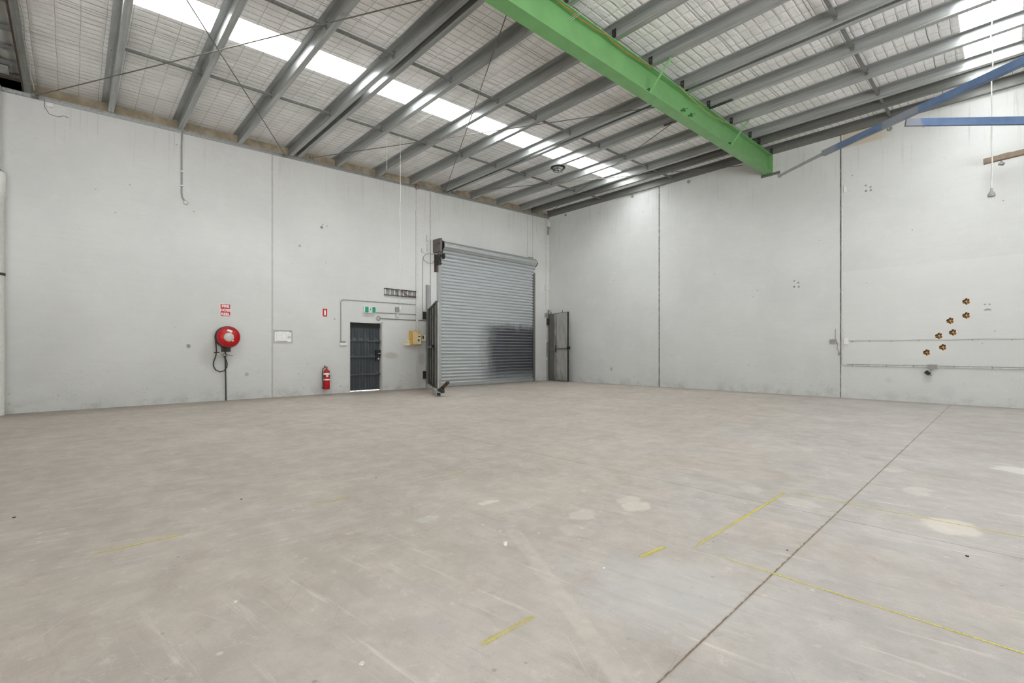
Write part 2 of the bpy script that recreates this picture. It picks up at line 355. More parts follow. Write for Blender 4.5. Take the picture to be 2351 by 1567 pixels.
def mat_door_curtain():
    t=NT('zincalume_slats'); X,Y,Z=t.xyz(); uv=t.comb(Y,Z,0.0)
    c=lin((206,211,213)); st=t.noise(t.comb(t.math('MULTIPLY',Y,.6),t.math('MULTIPLY',Z,40),0.0),1.5,3)
    col=t.mix(t.ramp(st,.3,.7),tuple(v*.88 for v in c),tuple(min(1,v*1.06) for v in c))
    # dark soft-edged patch on the lower right
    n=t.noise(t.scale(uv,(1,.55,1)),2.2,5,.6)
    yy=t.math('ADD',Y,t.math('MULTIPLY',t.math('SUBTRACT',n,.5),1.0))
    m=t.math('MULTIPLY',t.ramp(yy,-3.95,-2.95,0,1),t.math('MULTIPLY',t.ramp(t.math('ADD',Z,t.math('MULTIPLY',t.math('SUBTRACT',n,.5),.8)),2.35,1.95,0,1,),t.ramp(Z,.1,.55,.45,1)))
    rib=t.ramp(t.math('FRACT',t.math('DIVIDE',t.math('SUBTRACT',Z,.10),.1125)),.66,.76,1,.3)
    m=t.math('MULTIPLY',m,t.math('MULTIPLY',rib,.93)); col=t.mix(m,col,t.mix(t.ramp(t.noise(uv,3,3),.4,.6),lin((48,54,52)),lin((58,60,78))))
    t.color(col); t.set(.34,.5,.5); return t.m

def mat_paint_line(name='yellow_line_paint'):
    t=NT(name); X,Y,Z=t.xyz(); uv=t.comb(X,Y,0.0)
    g=t.tc.outputs['UV']; u,v,_=t.xyz(g)
    e=t.math('MULTIPLY',t.ramp(t.math('ABSOLUTE',t.math('SUBTRACT',v,.5)),.05,.48,1,0),t.math('MULTIPLY',t.ramp(u,0,.12,0,1),t.ramp(u,.86,1,1,0)))
    w=t.ramp(t.noise(uv,110,4,.7),.32,.60,.35,1); a=t.math('MULTIPLY',e,t.math('MULTIPLY',w,t.ramp(t.noise(uv,1.9,3),.3,.6,.30,.85)),clamp=True)
    c=t.mix(t.noise(uv,18,3),lin((226,210,66)),lin((232,220,112))); t.color(c); t.set(.6,0,.3)
    t.link(a,t.bs.inputs['Alpha']); return t.m

M={}
M['wall_l']=mat_wall('painted_panel_along_side','y'); M['wall_r']=mat_wall('painted_panel_far_end','x')
M['floor']=mat_floor(); M['foil']=mat_foil(); M['galv']=mat_galv(); M['sky']=mat_skylight()
M['galv_dark']=mat_galv('weathered_steel',(124,124,120),.4,.48)
M['rod']=simple('brown_steel_rod',(116,112,106),.5,.4,.2,6)
M['black']=simple('black_plastic',(30,30,30),.5,0,.15); M['blacksteel']=simple('dark_steel_frame',(62,61,58),.5,.35,.25,7)
M['green']=simple('green_beam_paint',(112,162,102),.42,0,.07,3,.4)
M['green_d']=simple('green_fitting_paint',(58,110,52),.45,0,.15,14,.4)
M['white']=simple('white_plastic',(226,225,220),.45,0,.05); M['offwhite']=simple('white_painted_conduit',(206,205,200),.5,0,.08)
M['cream']=simple('cream_plastic',(226,218,192),.45,0,.06); M['yellow']=simple('yellow_board_paint',(230,204,150),.5,0,.06,9)
M['yellow_shade']=simple('yellow_board_side_shade',(214,172,92),.5,0,.08,9)  # deeper copy of the board yellow, side shading put into the colour
M['red']=simple('fire_red_paint',(190,16,26),.35,0,.06,9); M['signred']=simple('sign_red',(190,24,40),.45,0,.05)
M['hose']=simple('black_rubber_hose',(52,52,48),.55,0,.15); M['brass']=simple('brass',(196,160,84),.35,.6,.1)
M['chrome']=simple('worn_chrome',(180,180,178),.28,.8,.1)
M['exitgreen']=simple('exit_green',(40,150,122),.45,0,.05); M['signwhite']=simple('sign_white',(238,238,234),.5,0,.02)
M['door']=None
M['brownbox']=simple('brown_grey_motor_paint',(112,104,102),.5,.2,.1,8); M['rust']=simple('rusty_bracket',(80,58,44),.7,.2,.35,22)
M['tan']=simple('tan_packing_board',(150,138,118),.8,0,.22,5); M['wood']=simple('brown_timber',(128,110,92),.65,0,.15,12)
M['orange']=simple('orange_flex',(196,104,52),.5,0,.1); M['rope']=simple('pale_rope',(206,206,198),.7,0,.06)
M['ropey']=simple('straw_rope',(176,176,120),.7,0,.1); M['grey']=simple('grey_fitting',(150,150,146),.5,.1,.12)
M['paperline']=simple('printed_grey',(150,148,146),.6,0,.1,60); M['mauve']=simple('printed_maroon',(110,92,92),.6,0,.1,60)
M['zinc']=simple('smooth_zincalume',(190,194,194),.3,.7,.05,5); M['sheet']=None; M['blue']=None; M['paint']=mat_paint_line()
M['corr']=simple('corrugated_pale_sheet',(176,176,170),.5,.2,.1,4)

def mat_door():
    t=NT('charcoal_ribbed_door'); X,Y,Z=t.xyz(); uv=t.comb(Y,Z,0.0)
    c=lin((62,66,70)); st=t.ramp(t.noise(t.scale(uv,(26,.8,1)),1.2,4,.6),.5,.72)
    col=t.mix(t.math('MULTIPLY',st,.34),c,lin((120,128,134)))
    dust=t.math('MULTIPLY',t.ramp(t.noise(t.scale(uv,(3,2,1)),2,4),.5,.7),t.ramp(t.math('FRACT',t.math('DIVIDE',t.math('SUBTRACT',Z,.52),.5)),.0,.25,1,0))
    col=t.mix(t.math('MULTIPLY',dust,.55),col,lin((148,154,160))); t.color(col); t.set(.45,.2,.45); return t.m
M['door']=mat_door(); M['doorrail']=simple('charcoal_rail',(84,88,92),.4,.2,.12,9)
M['gatesheet']=simple('grey_ribbed_sheet',(212,210,204),.45,.2,.2,3)
def mat_sheet():
    t=NT('grey_gate_sheet'); X,Y,Z=t.xyz(); uv=t.comb(X,Z,0.0)
    n=t.noise(t.scale(uv,(3,.8,1)),2,5,.6); c=t.mix(t.ramp(n,.3,.7),lin((166,164,158)),lin((190,188,182)))
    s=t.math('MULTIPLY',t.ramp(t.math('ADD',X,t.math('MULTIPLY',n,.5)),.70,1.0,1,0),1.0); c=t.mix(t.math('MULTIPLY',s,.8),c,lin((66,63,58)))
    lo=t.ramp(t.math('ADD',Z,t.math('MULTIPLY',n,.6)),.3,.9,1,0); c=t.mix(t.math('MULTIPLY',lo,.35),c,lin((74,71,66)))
    t.color(c); t.set(.5,.1,.5); return t.m
M['sheet']=mat_sheet()
def mat_blue():
    t=NT('blue_tube_paint_with_bare_ends'); u,v,_=t.xyz(t.tc.outputs['UV'])
    n=t.noise(t.P,7,4); X,Y,Z=t.xyz()
    blue=t.mix(t.ramp(n,.35,.65),lin((78,98,130)),lin((88,108,138)))
    bare=t.mix(n,lin((116,118,126)),lin((136,136,142)))
    un=t.math('ADD',X,t.math('MULTIPLY',t.math('SUBTRACT',n,.5),.12))
    m=t.math('ADD',t.ramp(un,10.95,11.1,1,0),t.math('MULTIPLY',t.ramp(un,11.76,11.80,0,1),t.ramp(un,12.24,12.28,1,0)),clamp=True)
    t.color(t.mix(t.math('MULTIPLY',m,.85),blue,bare)); t.set(.42,.0,.45); return t.m
M['blue']=mat_blue()

# ------------------------------------------------------------------ shell
XR, YN = 20.4, -21.0
b=MB().box((-.25,-30,-.25),(XR,.25,0)); struct(b.build('floor',M['floor']))
b=MB()
top=lambda y: ZB(y)+.02
def wp(y0,y1,z0): b.prism([(y0,z0),(y1,z0),(y1,top(y1)),(y0,top(y0))],'x',-.22,0)
wp(YN,-8.636,0); wp(-8.636,-7.566,2.078); wp(-7.566,.0,0)
struct(b.build('wall_left',M['wall_l']))
b=MB().box((-.22,0,0),(XR,.22,6.83)); struct(b.build('wall_right',M['wall_r']))
b=MB().box((XR,-21.2,3.4),(XR+.2,.22,7.3)).box((XR,-6.5,0),(XR+.2,.22,3.4)); struct(b.build('wall_side_added',M['wall_r']))  # unseen side wall, its opening sized to steer light onto walls and ceiling
b=MB().box((-.22,-21.2,4.4),(XR+.2,-21.0,7.3)).box((-.22,-21.2,0),(12.5,-21.0,4.4)); struct(b.build('wall_back_added',M['wall_r']))  # unseen back wall, added with a low opening to dim the wall tops
# roof blanket, split by the two skylight runs
b=MB()
SK=[(4.01,4.71),(12.565,13.31)]
xs=[-.05]+[v for s in SK for v in s]+[XR]
for i in range(0,len(xs),2):
    y0,y1=-15.165,.22
    b.prism([(y0,ZS(y0)),(y1,ZS(y1)),(y1,ZS(y1)+.05),(y0,ZS(y0)+.05)],'x',xs[i]-(.2 if i==0 else 0),xs[i+1])
for (xa,xb) in SK:
    b.prism([(-.55,ZS(-.55)),(.22,ZS(.22)),(.22,ZS(.22)+.05),(-.55,ZS(-.55)+.05)],'x',xa,xb)
struct(b.build('ceiling',M['foil']))
for k,(x0,x1) in enumerate(SK[:2]):
    b=MB(); n=40; y0,y1=-15.165,-.52; v=[]; f=[]
    for side in (0,.004):
        for y in (y0,y1):
            for i in range(n+1):
                x=x0-.02+(x1-x0+.04)*i/n; v.append((x,y,ZS(y)+.065+side+.010*math.cos(2*PI*x/.144)))
    m=n+1
    for i in range(n): f.append((i,i+1,m+i+1,m+i)); f.append((2*m+i,3*m+i,3*m+i+1,2*m+i+1))
    b.add(v,f,True); struct(b.build('window_%d'%(k+1),M['sky']))
# trim: angle along the left wall top, tan packing above it, edge angle on the far wall
b=MB(); y0,y1=YN,-.0
b.profile((.0,y0,ZB(y0)-.03),(.0,y1,ZB(y1)-.03),[(-.002,-.06),(-.012,-.06),(-.012,.0),(-.075,.0),(-.075,.008),(-.002,.008)],(0,0,1)) if False else None
b.prism([(0,-.06),(.012,-.06),(.012,-.006),(.07,-.006),(.07,.004),(0,.004)],'y',0,1)
v=[]
for (x,t_,z) in b.v: v.append((x, y0 if t_<.5 else y1, z+ZB(y0 if t_<.5 else y1)-.012))
b.v=v; struct(b.build('trim_1',M['galv']))
b=MB(); b.prism([(y0,ZB(y0)+.02),(y1,ZB(y1)+.02),(y1,ZS(y1)-.004),(y0,ZS(y0)-.004)],'x',-.16,-.02); b.prism([(y0,ZB(y0)+.02),(-15.18,ZB(-15.18)+.02),(-15.18,ZB(-15.18)+.27),(y0,ZB(y0)+.27)],'x',-.16,-.02); struct(b.build('trim_2',M['tan']))

# ------------------------------------------------------------------ purlins
PD,PF,PT=.2,.098,.004
WEBS=[('P1',-13.95),('P2',-12.73),('P3',-11.51),('P4a',-10.31),('P4b',-10.11),('P5',-9.06),('P6',-7.82),('P7',-6.64),('P8a',-5.40),('P8b',-5.21),('P9',-4.17),('P10',-2.93),('P11',-1.73),('P12',-1.10),('P13',-.13)]
PL={'P1':'galvanised roof purlin nearest the left edge, first inside the eave flange',
'P2':'galvanised roof purlin, second from the left along the left wall','P3':'galvanised roof purlin, third from the left, past the skylight lap',
'P4a':'left member of the double purlin above the fire hose reel side panel joint','P4b':'right member of the double purlin crossing the frame left of the green beam top',
'P5':'galvanised purlin just right of the left double purlin','P6':'galvanised purlin over the exit sign, second right of the left double purlin',
'P7':'galvanised purlin meeting the wall left of the roller door, before the right double purlin','P8a':'left member of the double purlin above the roller door motor',
'P8b':'right member of the double purlin above the roller door motor','P9':'galvanised purlin beside the black pendant ring, first past the right double purlin',
'P10':'galvanised purlin, fourth from the far right wall','P11':'galvanised purlin, third from the far right wall','P12':'galvanised purlin, second from the far right wall','P13':'dark last purlin running along the top of the far right wall'}
ROWS=[2.77,5.60,11.20,16.8]
ys_all=[w for _,w in WEBS]
def purlin(key,w,i):
    zb=ZB(w)
    t=thing('roof_purlin',PL[key],'purlin',(0.0,w,zb),'purlins under the roof')
    b=MB(); P=[(0,0),(PF,0),(PF,.018),(PF-PT,.018),(PF-PT,PT),(PT,PT),(PT,.06),(.012,.075),(.012,.125),(PT,.14),(PT,PD),(-PF,PD),(-PF,PD-.018),(-PF+PT,PD-.018),(-PF+PT,PD-PT),(0,PD-PT)]
    b.prism([(w+p,zb+q) for p,q in P],'x',.02,XR); b.build('channel',M['galv'] if key not in('P12','P13') else M['galv_dark'],t)
    nxt=ys_all[i+1] if i+1<len(ys_all) else None
    if nxt is not None and nxt-w>.3:
        for X in ROWS:
            y0,y1=w+PT,nxt; c=MB(); c.bar((X,y0,ZB(y0)+.095),(X,y1,ZB(y1)+.095),.055,.035)
            c.box((X-.03,y1-.012,ZB(y1)+.04),(X+.03,y1-.002,ZB(y1)+.15)); c.build('bridging_bar',M['galv_dark'],t)
    for X in ROWS+[8.9]:
        MB().lathe((X-.4,w-.05,zb+PD-PT-.006),(0,0,1),[(0,.011),(.006,.011)],6).build('screw',M['rod'],t)
        for dz in (.07,.14):
            c=MB().lathe((X+.05,w-.006,zb+dz),(0,1,0),[(0,.010),(.008,.010)],6); c.build('bolt',M['galv'],t)
    if key=='P9':
        plab(MB().box((7.47,w-.012,zb-.012),(9.07,w+.08,zb)).build('splice_plate',M['blacksteel'],t),'dark flat plate under the purlin')
    return t
for i,(k,w) in enumerate(WEBS): purlin(k,w,i)

# eave channel at the left end and the open bay beyond it
t=thing('eave_rafter','wide grey flange at the extreme left of the roof with a brown web','beam',(0,-15.16,ZB(-15.16)))
zb=ZB(-15.12)
MB().box((.02,-15.17,zb-.006),(XR,-15.07,zb+.006)).build('flange',M['galv_dark'],t)
MB().box((.02,-15.20,zb+.006),(XR,-15.17,zb+.24)).build('web',M['rust'],t)
t=thing('canopy_roof','corrugated pale sheets on battens in the upper left corner beyond the roof edge','roof',(0,-16,ZB(-16)+.2))
b=MB(); n=160; v=[]; f=[]
for x in (-.2,XR):
    for side in (0,.006):
        for i in range(n+1):
            y=-20.9+5.76*i/n; v.append((x,y,ZB(y)+.24+side+.012*math.sin(2*PI*y/.15)))
m=n+1
for i in range(n): f.append((i,i+1,2*m+i+1,2*m+i)); f.append((m+i,3*m+i,3*m+i+1,m+i+1))
b.add(v,f,True); b.build('corrugated_sheet',M['corr'],t)
for X in (.2,.75,1.35,2.05,2.95,4.1,5.4):
    MB().bar((X,-20.9,ZB(-20.9)+.19),(X,-15.21,ZB(-15.21)+.19),.07,.06).build('batten',M['galv_dark'],t)
MB().box((.35,-15.9,ZB(-15.6)+.14),(.66,-15.35,ZB(-15.6)+.175)).build('cover_panel',M['grey'],t)
tg=tag(MB().tube([(X,-15.045+.012*math.sin(X*5),ZB(-15.05)+.03-.012*math.sin(X*1.7)) for X in [.15+.2*i for i in range(24)]],.007,6).build('white_cable',M['rope']),'thin white cable running beside the leftmost roof flange','cable')

# ------------------------------------------------------------------ green rafter
BX0,BX1=8.335,8.565; bd=.525
t=thing('steel_rafter','bright green steel I beam crossing under the roof to the far wall','beam',(8.45,0,ZB(0)))
def rail(x0,x1,o0,o1,name,mat,y0=-15.05,y1=-.01):
    b=MB(); v=[]
    for y in (y0,y1):
        v+= [(x0,y,ZB(y)+o0),(x1,y,ZB(y)+o0),(x1,y,ZB(y)+o1),(x0,y,ZB(y)+o1)]
    b.add(v,[(3,2,1,0),(4,5,6,7),(0,1,5,4),(1,2,6,5),(2,3,7,6),(3,0,4,7)]); return b.build(name,mat,t)
rail(BX0,BX1,-.018,-.001,'top_flange',M['green']); rail(8.444,8.456,-bd+.018,-.018,'web',M['green']); rail(BX0,BX1,-bd,-bd+.018,'bottom_flange',M['green'])
for y in (-6.62,-2.88): 
    z=ZB(y); b=MB(); b.bar((8.52,y,z-bd+.02),(8.95,y+.05,z+.02),.012,.05,(0,1,0)); b.build('fly_brace',M['green'],t)
    b=MB().box((8.456,y-.006,z-bd+.018),(8.54,y+.006,z-bd+.12)); b.build('stiffener',M['green_d'],t)
for y,dz in ((-5.25,-.37),(-4.92,-.375)):
    z=ZB(y)+dz; b=MB().tube([(8.456,y,z),(8.53,y,z-.01)],.012,6); b.box((8.52,y-.035,z-.035),(8.545,y+.035,z+.02)); b.bar((8.535,y,z+.01),(8.56,y+.11,z+.045),.012,.012); b.build('hook_clamp',M['green_d'],t)
MB().box((8.25,-.013,ZB(0)-bd-.06),(8.75,-.0005,ZB(0)-bd+.02)).build('wall_plate',M['galv_dark'],t)
MB().box((8.34,-.03,ZB(0)-bd+.02),(8.565,-.0105,ZB(0)-.03)).build('end_plate',M['green'],t)
for dx in (-.08,0,.08):
    MB().lathe((8.45+dx,-.06,ZB(0)-bd-.02),(0,0,1),[(0,.018),(.05,.018)],8).build('bolt',M['green_d'],t)
for k,w in WEBS:
    b=MB().box((8.53,w-.012,ZB(w)-.001),(8.605,w-.003,ZB(w)+.15)); b.build('cleat',M['blacksteel'],t)
    if k in('P7','P8a','P9','P10','P11','P12'):
        MB().lathe((8.57,w-.013,ZB(w)+.09),(0,-1,0),[(0,.011),(.008,.011)],6).build('cleat_bolt',M['chrome'],t)
# flex on the beam
pts=[(8.50,-15,ZB(-15)-.10)]
for i in range(60):
    y=-10.4+3.75*i/59; pts.append((8.556+.03*math.sin(i*.9)*.3,y,ZB(y)-.035-.035*abs(math.sin(i*.17))))
tag(MB().tube([(8.50,-10.9,ZB(-10.9)-.20)]+pts[1:]+[(8.575,-6.55,ZB(-6.5)+.02)],.006,6).build('flex_cable',M['orange']),'orange flex draped along the top of the green beam','cable')
pts=[]
for i in range(40):
    s=i/39; y=-5.55+2.75*s; pts.append((8.572,y,ZB(y)-.02-.16*math.sin(PI*min(1,s*1.05))**1.2*(.7 if s<.5 else .75)))
tag(MB().tube(pts,.006,6).tube([(p[0]+.012,p[1],p[2]+.02*math.sin(i)) for i,p in enumerate(pts)],.004,6).build('straw_rope',M['ropey']),'straw coloured rope sagging over the green beam near the wall','rope')

# ------------------------------------------------------------------ roof brace rods
def brace(p,q,label,dz=.045):
    a=Vector((p[0],p[1],ZB(p[1])-dz)); c=Vector((q[0],q[1],ZB(q[1])-dz)); d=(c-a).normalized()
    t=thing('brace_rod',label,'rod',a,'diagonal brace rods under the roof')
    MB().tube([a,c],.0095,8).build('rod',M['rod'],t)
    plab(MB().box((a.x-.05,a.y-.05,a.z-.02),(a.x+.03,a.y+.05,a.z+.035)).build('end_cleat',M['galv_dark'],t),'steel cleat at the wall end')
brace((.10,-15.03),(8.33,-10.13),'brace rod rising rightwards from the top left corner of the left wall')
brace((.15,-10.43),(8.33,-15.20),'brace rod running up leftwards from above the wall panel joint, crossing another rod',.075)
brace((.23,-5.42),(8.33,-9.90),'steep brace rod from above the roller door motor up to the green beam')
brace((.43,-9.86),(8.33,-4.97),'long shallow brace rod passing above the white drop cord to the green beam',.075)
brace((.35,-.56),(8.33,-4.49),'brace rod rising from the far corner of the two walls')
brace((.40,-5.21),(8.0,.02) if False else (7.75,-.03),'low brace rod ending on the far wall beside the green beam',.075)

# ------------------------------------------------------------------ pendant ring and cords
c=Vector((4.6,-4.71,6.27))
t=thing('pendant_ring','black pendant lamp ring with open cage hanging below the skylight','pendant',c)
b=MB(); b.lathe(c,(0,0,1),[(0,.135),(.0,.200),(.02,.207),(.028,.200),(.02,.140),(0,.135)],32,False); b.build('rim',M['black'],t)
b=MB(); ring=[(c.x+.132*math.cos(a),c.y+.132*math.sin(a),c.z-.065) for a in [2*PI*k/24 for k in range(25)]]; b.tube(ring,.010,6,False)
b.build('cage_ring',M['black'],t)
b=MB()
for k in range(4):
    a=PI/2*k+.6; b.tube([(c.x+.137*math.cos(a),c.y+.137*math.sin(a),c.z+.005),(c.x+.132*math.cos(a),c.y+.132*math.sin(a),c.z-.065),(c.x,c.y,c.z-.065)],.008,6)
b.sphere((c.x,c.y,c.z-.065),.022); b.build('spokes',M['black'],t)
b=MB()
for dx,dy in ((-.02,-.02),(.03,.035)): b.tube([(c.x+dx,c.y+dy,c.z+.02),(c.x+dx,c.y+dy,ZS(c.y)+.055)],.003,5)
b.build('suspension_wire',M['grey'],t)
b=MB().bar((c.x-.19,c.y-.05,c.z+.012),(c.x+.19,c.y+.05,c.z+.012),.02,.012); b.build('crossbar',M['black'],t)

t=thing('power_drop','white drop cord hanging down to the left wall beside the cable tray','cord',(2.77,-8.556,6.3))
pts=[(2.77,-8.556+.010*math.sin(i*.9)*(i>6),6.565-i*.158) for i in range(28)]; MB().tube(pts,.0058,6).build('cord',M['rope'],t)
e=Vector(pts[-1]); MB().lathe(e,(0,0,-1),[(-.02,.008),(.0,.016),(.05,.016),(.06,.012)],12).build('plug_socket',M['white'],t)
tag(MB().tube([(2.77,-8.924,6.46),(2.772,-8.926,6.0),(2.769,-8.922,5.78),(2.77,-8.925,5.62)],.004,5).build('short_cord',M['rope']),'short thin white cord hanging left of the drop cord','cord')
t=thing('catenary_wires','pair of thin white wires strung under the purlins towards the green beam','wire',(3.9,-8.82,6.3))
for dy in (0,.05,.10):
    pts=[]
    for i in range(25):
        s=i/24; x=3.75+5.3*s; pts.append((x,-8.80-.05*s-dy*(1-.3*s),ZB(-8.8)-.10-.05*math.sin(PI*s)-.02*dy*10*(1-s)))
    MB().tube(pts,.0035 if dy<.09 else .002,5).build('wire',M['rope'],t)

t=thing('power_drop','white pendant flex with a plug at its end hanging by the far right wall','cord',(12.97,-4.1,6.63))
pts=[(12.968+.012*math.sin(i*.8)*(1 if i<12 else .4),-4.13+.03*min(1,i/20),6.66-i*.0985) for i in range(31)]; MB().tube(pts,.009,7).build('flex',M['rope'],t)
e=Vector(pts[-1]); MB().lathe(e,(0,0,-1),[(-.03,.012),(.02,.018),(.05,.040),(.08,.048),(.10,.046)],14).build('plug_top',M['grey'],t)
b=MB()
for a in range(3): b.box((e.x-.03+.028*a,e.y-.004,e.z-.135),(e.x-.022+.028*a,e.y+.004,e.z-.095))
b.build('pins',M['chrome'],t)

# ------------------------------------------------------------------ blue tube frame
def dep(u,v,t):
    a=.8149; r=Vector((math.cos(a),math.sin(a),0)); d=Vector((-math.sin(a),math.cos(a),0)); return CAM+(r*(u-1175.5)/1071.42+d+Vector((0,0,1))*(806.0-v)/1071.42)*t
A=Vector((10.775,-4.294,4.893)); B=Vector((13.961,-7.043,4.486)); J=Vector((12.03,-5.345,4.668)); K=Vector((14.278,-4.207,4.294))
t=thing('blue_tube_frame','forked blue painted steel tube frame with scraped joints at the upper right','frame',A)
MB().bar(A,B,.075,.098).build('diagonal_tube',M['blue'],t,.005)
MB().bar(J+(K-J)*.02,K,.045,.110).build('level_tube',M['blue'],t,.005)
MB().bar(B,K,.08,.10).build('end_tube',M['blue'],t,.005)
mp=(B+K)/2; MB().box((mp.x-.06,mp.y-.06,0),(mp.x+.06,mp.y+.06,mp.z+.05)).build('post',M['blue'],t,.006)
p=Vector((9.777,-3.434,4.973)); b=MB().tube([p,A+(B-A)*.01],.029,12); plab(b.build('end_pipe',M['grey'],t),'pale grey end pipe')
MB().sphere(p,.045).build('pipe_knuckle',M['grey'],t)
# timber rail
t=thing('timber_rail','brown timber rail with a small hanging fitting at the far right edge','rail',(12.79,-.36,5.24))
MB().bar((12.785,-.36,5.235),(14.6,-.44,5.30),.11,.10).build('rail',M['wood'],t)
MB().box((14.3,-.42,5.20),(14.42,-.0005,5.28)).build('bracket',M['wood'],t)
MB().tube([(12.95+.05*i,-.36,5.295+.03*math.sin(i*.45)) for i in range(14)],.006,6).build('wire_on_top',M['grey'],t)
b=MB().lathe((13.05,-.37,5.19),(0,0,-1),[(0,.012),(.03,.015),(.06,.05),(.09,.055)],10); b.tube([(13.02,-.37,5.10),(13.08,-.37,5.075)],.012,6); b.build('hanging_fitting',M['grey'],t)

# ------------------------------------------------------------------ left wall fittings
# roller door
t=thing('roller_door','large closed ribbed steel roller door with a dark patch','door',(.05,-3.27,0))
b=MB(); pitch=.1125; z0=.10; prof=[]; K=25
for i in range(41):
    for q in range(K):
        z=z0+(i+q/K)*pitch
        if z>4.565: break
        u=q/K; x=.080+(.016*math.sin(PI*u/.62) if u<.62 else -.046*min(1,(u-.62)/.10,(1-u)/.12))
        x+=.17*max(0,(z-4.12)/.44)**2.2; prof.append((x,z))
v=[];f=[]
for y in (-5.50,-1.05):
    for x,z in prof: v.append((x,y,z))
m=len(prof)
for i in range(m-1): f.append((i,i+1,m+i+1,m+i))
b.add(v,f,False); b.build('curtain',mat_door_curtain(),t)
MB().box((.045,-5.5,.01),(.10,-1.02,.115)).build('bottom_rail',M['zinc'],t)
MB().box((.001,-5.60,0),(.11,-5.49,4.35)).build('guide',M['zinc'],t)
MB().box((.001,-1.03,0),(.10,-.93,4.35)).build('guide',M['galv_dark'],t)
b=MB(); c0=Vector((.24,-5.55,4.715)); nn=72; L=4.43; v=[];f=[]
for y in (0,L):
    for k in range(nn):
        R=.146+.013*abs(math.sin(9*PI*k/nn)); v.append((c0.x+R*math.cos(2*PI*k/nn),c0.y+y,c0.z+R*math.sin(2*PI*k/nn)))
for k in range(nn): f.append((k,(k+1)%nn,nn+(k+1)%nn,nn+k))
b.add(v,f,True); b.add(v[:nn],[tuple(range(nn))]); b.add(v[nn:],[tuple(range(nn))]); dr=b.build('drum',M['zinc'],t)
MB().lathe((.24,-5.58,4.715),(0,1,0),[(0,.165),(.02,.165)],28).build('end_disc',M['black'],dr)
b=MB().lathe((.24,-1.12,4.715),(0,1,0),[(0,.025),(.18,.025)],8); b.box((.0,-1.01,4.68),(.30,-.985,4.74)); b.bar((.30,-.995,4.70),(.02,-.995,4.40),.03,.02); b.box((.0,-1.02,4.15),(.03,-.96,4.74)); b.build('end_bracket',M['rust'],t)
b=MB().box((.0,-1.22,4.88),(.05,-.99,4.97)); b.build('wall_cleat',M['tan'],t)
t=thing('door_motor','brown grey roller door motor box at the left end of the drum','motor',(.3,-5.7,4.3))
MB().box((.02,-5.76,4.46),(.44,-5.67,4.905)).build('housing',M['brownbox'],t,.015)
MB().box((.15,-5.775,4.70),(.36,-5.76,4.735)).build('slot',M['mauve'],t); MB().lathe((.37,-5.76,4.735),(0,-1,0),[(0,.025),(.012,.025)],12).build('hole_plug',M['black'],t)
MB().lathe((.40,-5.66,4.33),(.35,.93,0),[(0,.05),(.02,.095),(.08,.095),(.10,.05)],18).build('chain_wheel',M['black'],t)
b=MB(); b.tube([(.30,-5.75,4.42),(.33,-5.66,4.25),(.25,-5.70,4.15),(.30,-5.60,4.10)],.03,6); b.box((.12,-5.72,4.06),(.3,-5.62,4.40)); b.build('chain_guide',M['blacksteel'],t)
MB().box((.01,-5.70,3.85),(.03,-5.62,4.44)).build('rusty_strap',M['rust'],t)
b=MB(); pts=[(.03,-5.70,4.25),(.05,-5.80,4.12),(.05,-5.98,4.11),(.04,-6.12,4.18),(.03,-6.16,4.28)]; b.tube(pts,.009,6)
b.tube([(.02,-5.76,4.42),(.03,-5.88,4.44),(.03,-6.03,4.40),(.02,-6.13,4.29),(.015,-6.155,4.14),(.012,-6.155,2.2)],.009,6); tag(b.build('motor_cable',M['grey']),'grey cable looping from the door motor down the wall','cable')
b=MB().box((0,-6.02,4.83),(.06,-5.93,5.02)); b.box((0,-6.00,4.50),(.05,-5.95,4.75)); b.box((0,-6.20,4.44),(.05,-6.10,4.55)); tag(b.build('control_boxes',M['offwhite']),'small white control boxes left of the door motor','box')
# conduits and ducts on the left wall
def pipe(name,pts,r,label,mat='offwhite',cat='conduit',parent=None):
    o=MB().tube(pts,r,8).build(name,M[mat],parent); return tag(o,label,cat) if parent is None else o
pipe('conduit',[(.022,-5.845,4.9),(.022,-5.845,6.5)],.020,'white conduit rising from the door motor to the roof')
tag(MB().box((0,-6.415,0),(.045,-6.335,1.38)).build('cable_duct',M['offwhite']),'white cable duct from the yellow switchboard down to the floor','duct')
b=MB().box((0,-6.415,1.86),(.045,-6.335,5.75)); b.box((0,-6.39,5.75),(.02,-6.345,6.52)); tag(b.build('cable_duct',M['offwhite']),'tall white cable duct from the switchboard up past the tray end','duct')
pipe('conduit',[(.012,-1.29,4.95),(.012,-1.29,6.70)],.008,'hairline white conduit above the right end of the roller door')
pipe('conduit',[(.02,-.20,.9),(.02,-.20,2.55),(.02,-.20,6.6)],.016,'white conduit in the corner beside the right gate post')
b=MB().box((0,-.26,3.72),(.06,-.02,3.93)); tag(b.build('junction_box',M['offwhite']),'white junction box in the wall corner above the gate post','box')
b=MB().box((0,-.27,2.60),(.06,-.16,2.78)); tag(b.build('switch_box',M['grey']),'small grey switch box beside the corner gate post','box')
b=MB().box((0,-.25,.83),(.05,-.15,.95)); tag(b.build('outlet_box',M['offwhite']),'low white outlet at the foot of the corner conduit','box')
t=thing('corner_bracket','white painted pipe stubs and bracket in the top corner of the walls','bracket',(.05,-.1,6.4))
MB().tube([(.06,-.09,6.55),(.06,-.09,6.25),(.09,-.14,6.22),(.10,-.16,6.02)],.03,8).build('pipe_stub',M['grey'],t)
MB().box((.0,-.20,6.36),(.12,-.02,6.58)).build('plate',M['offwhite'],t)
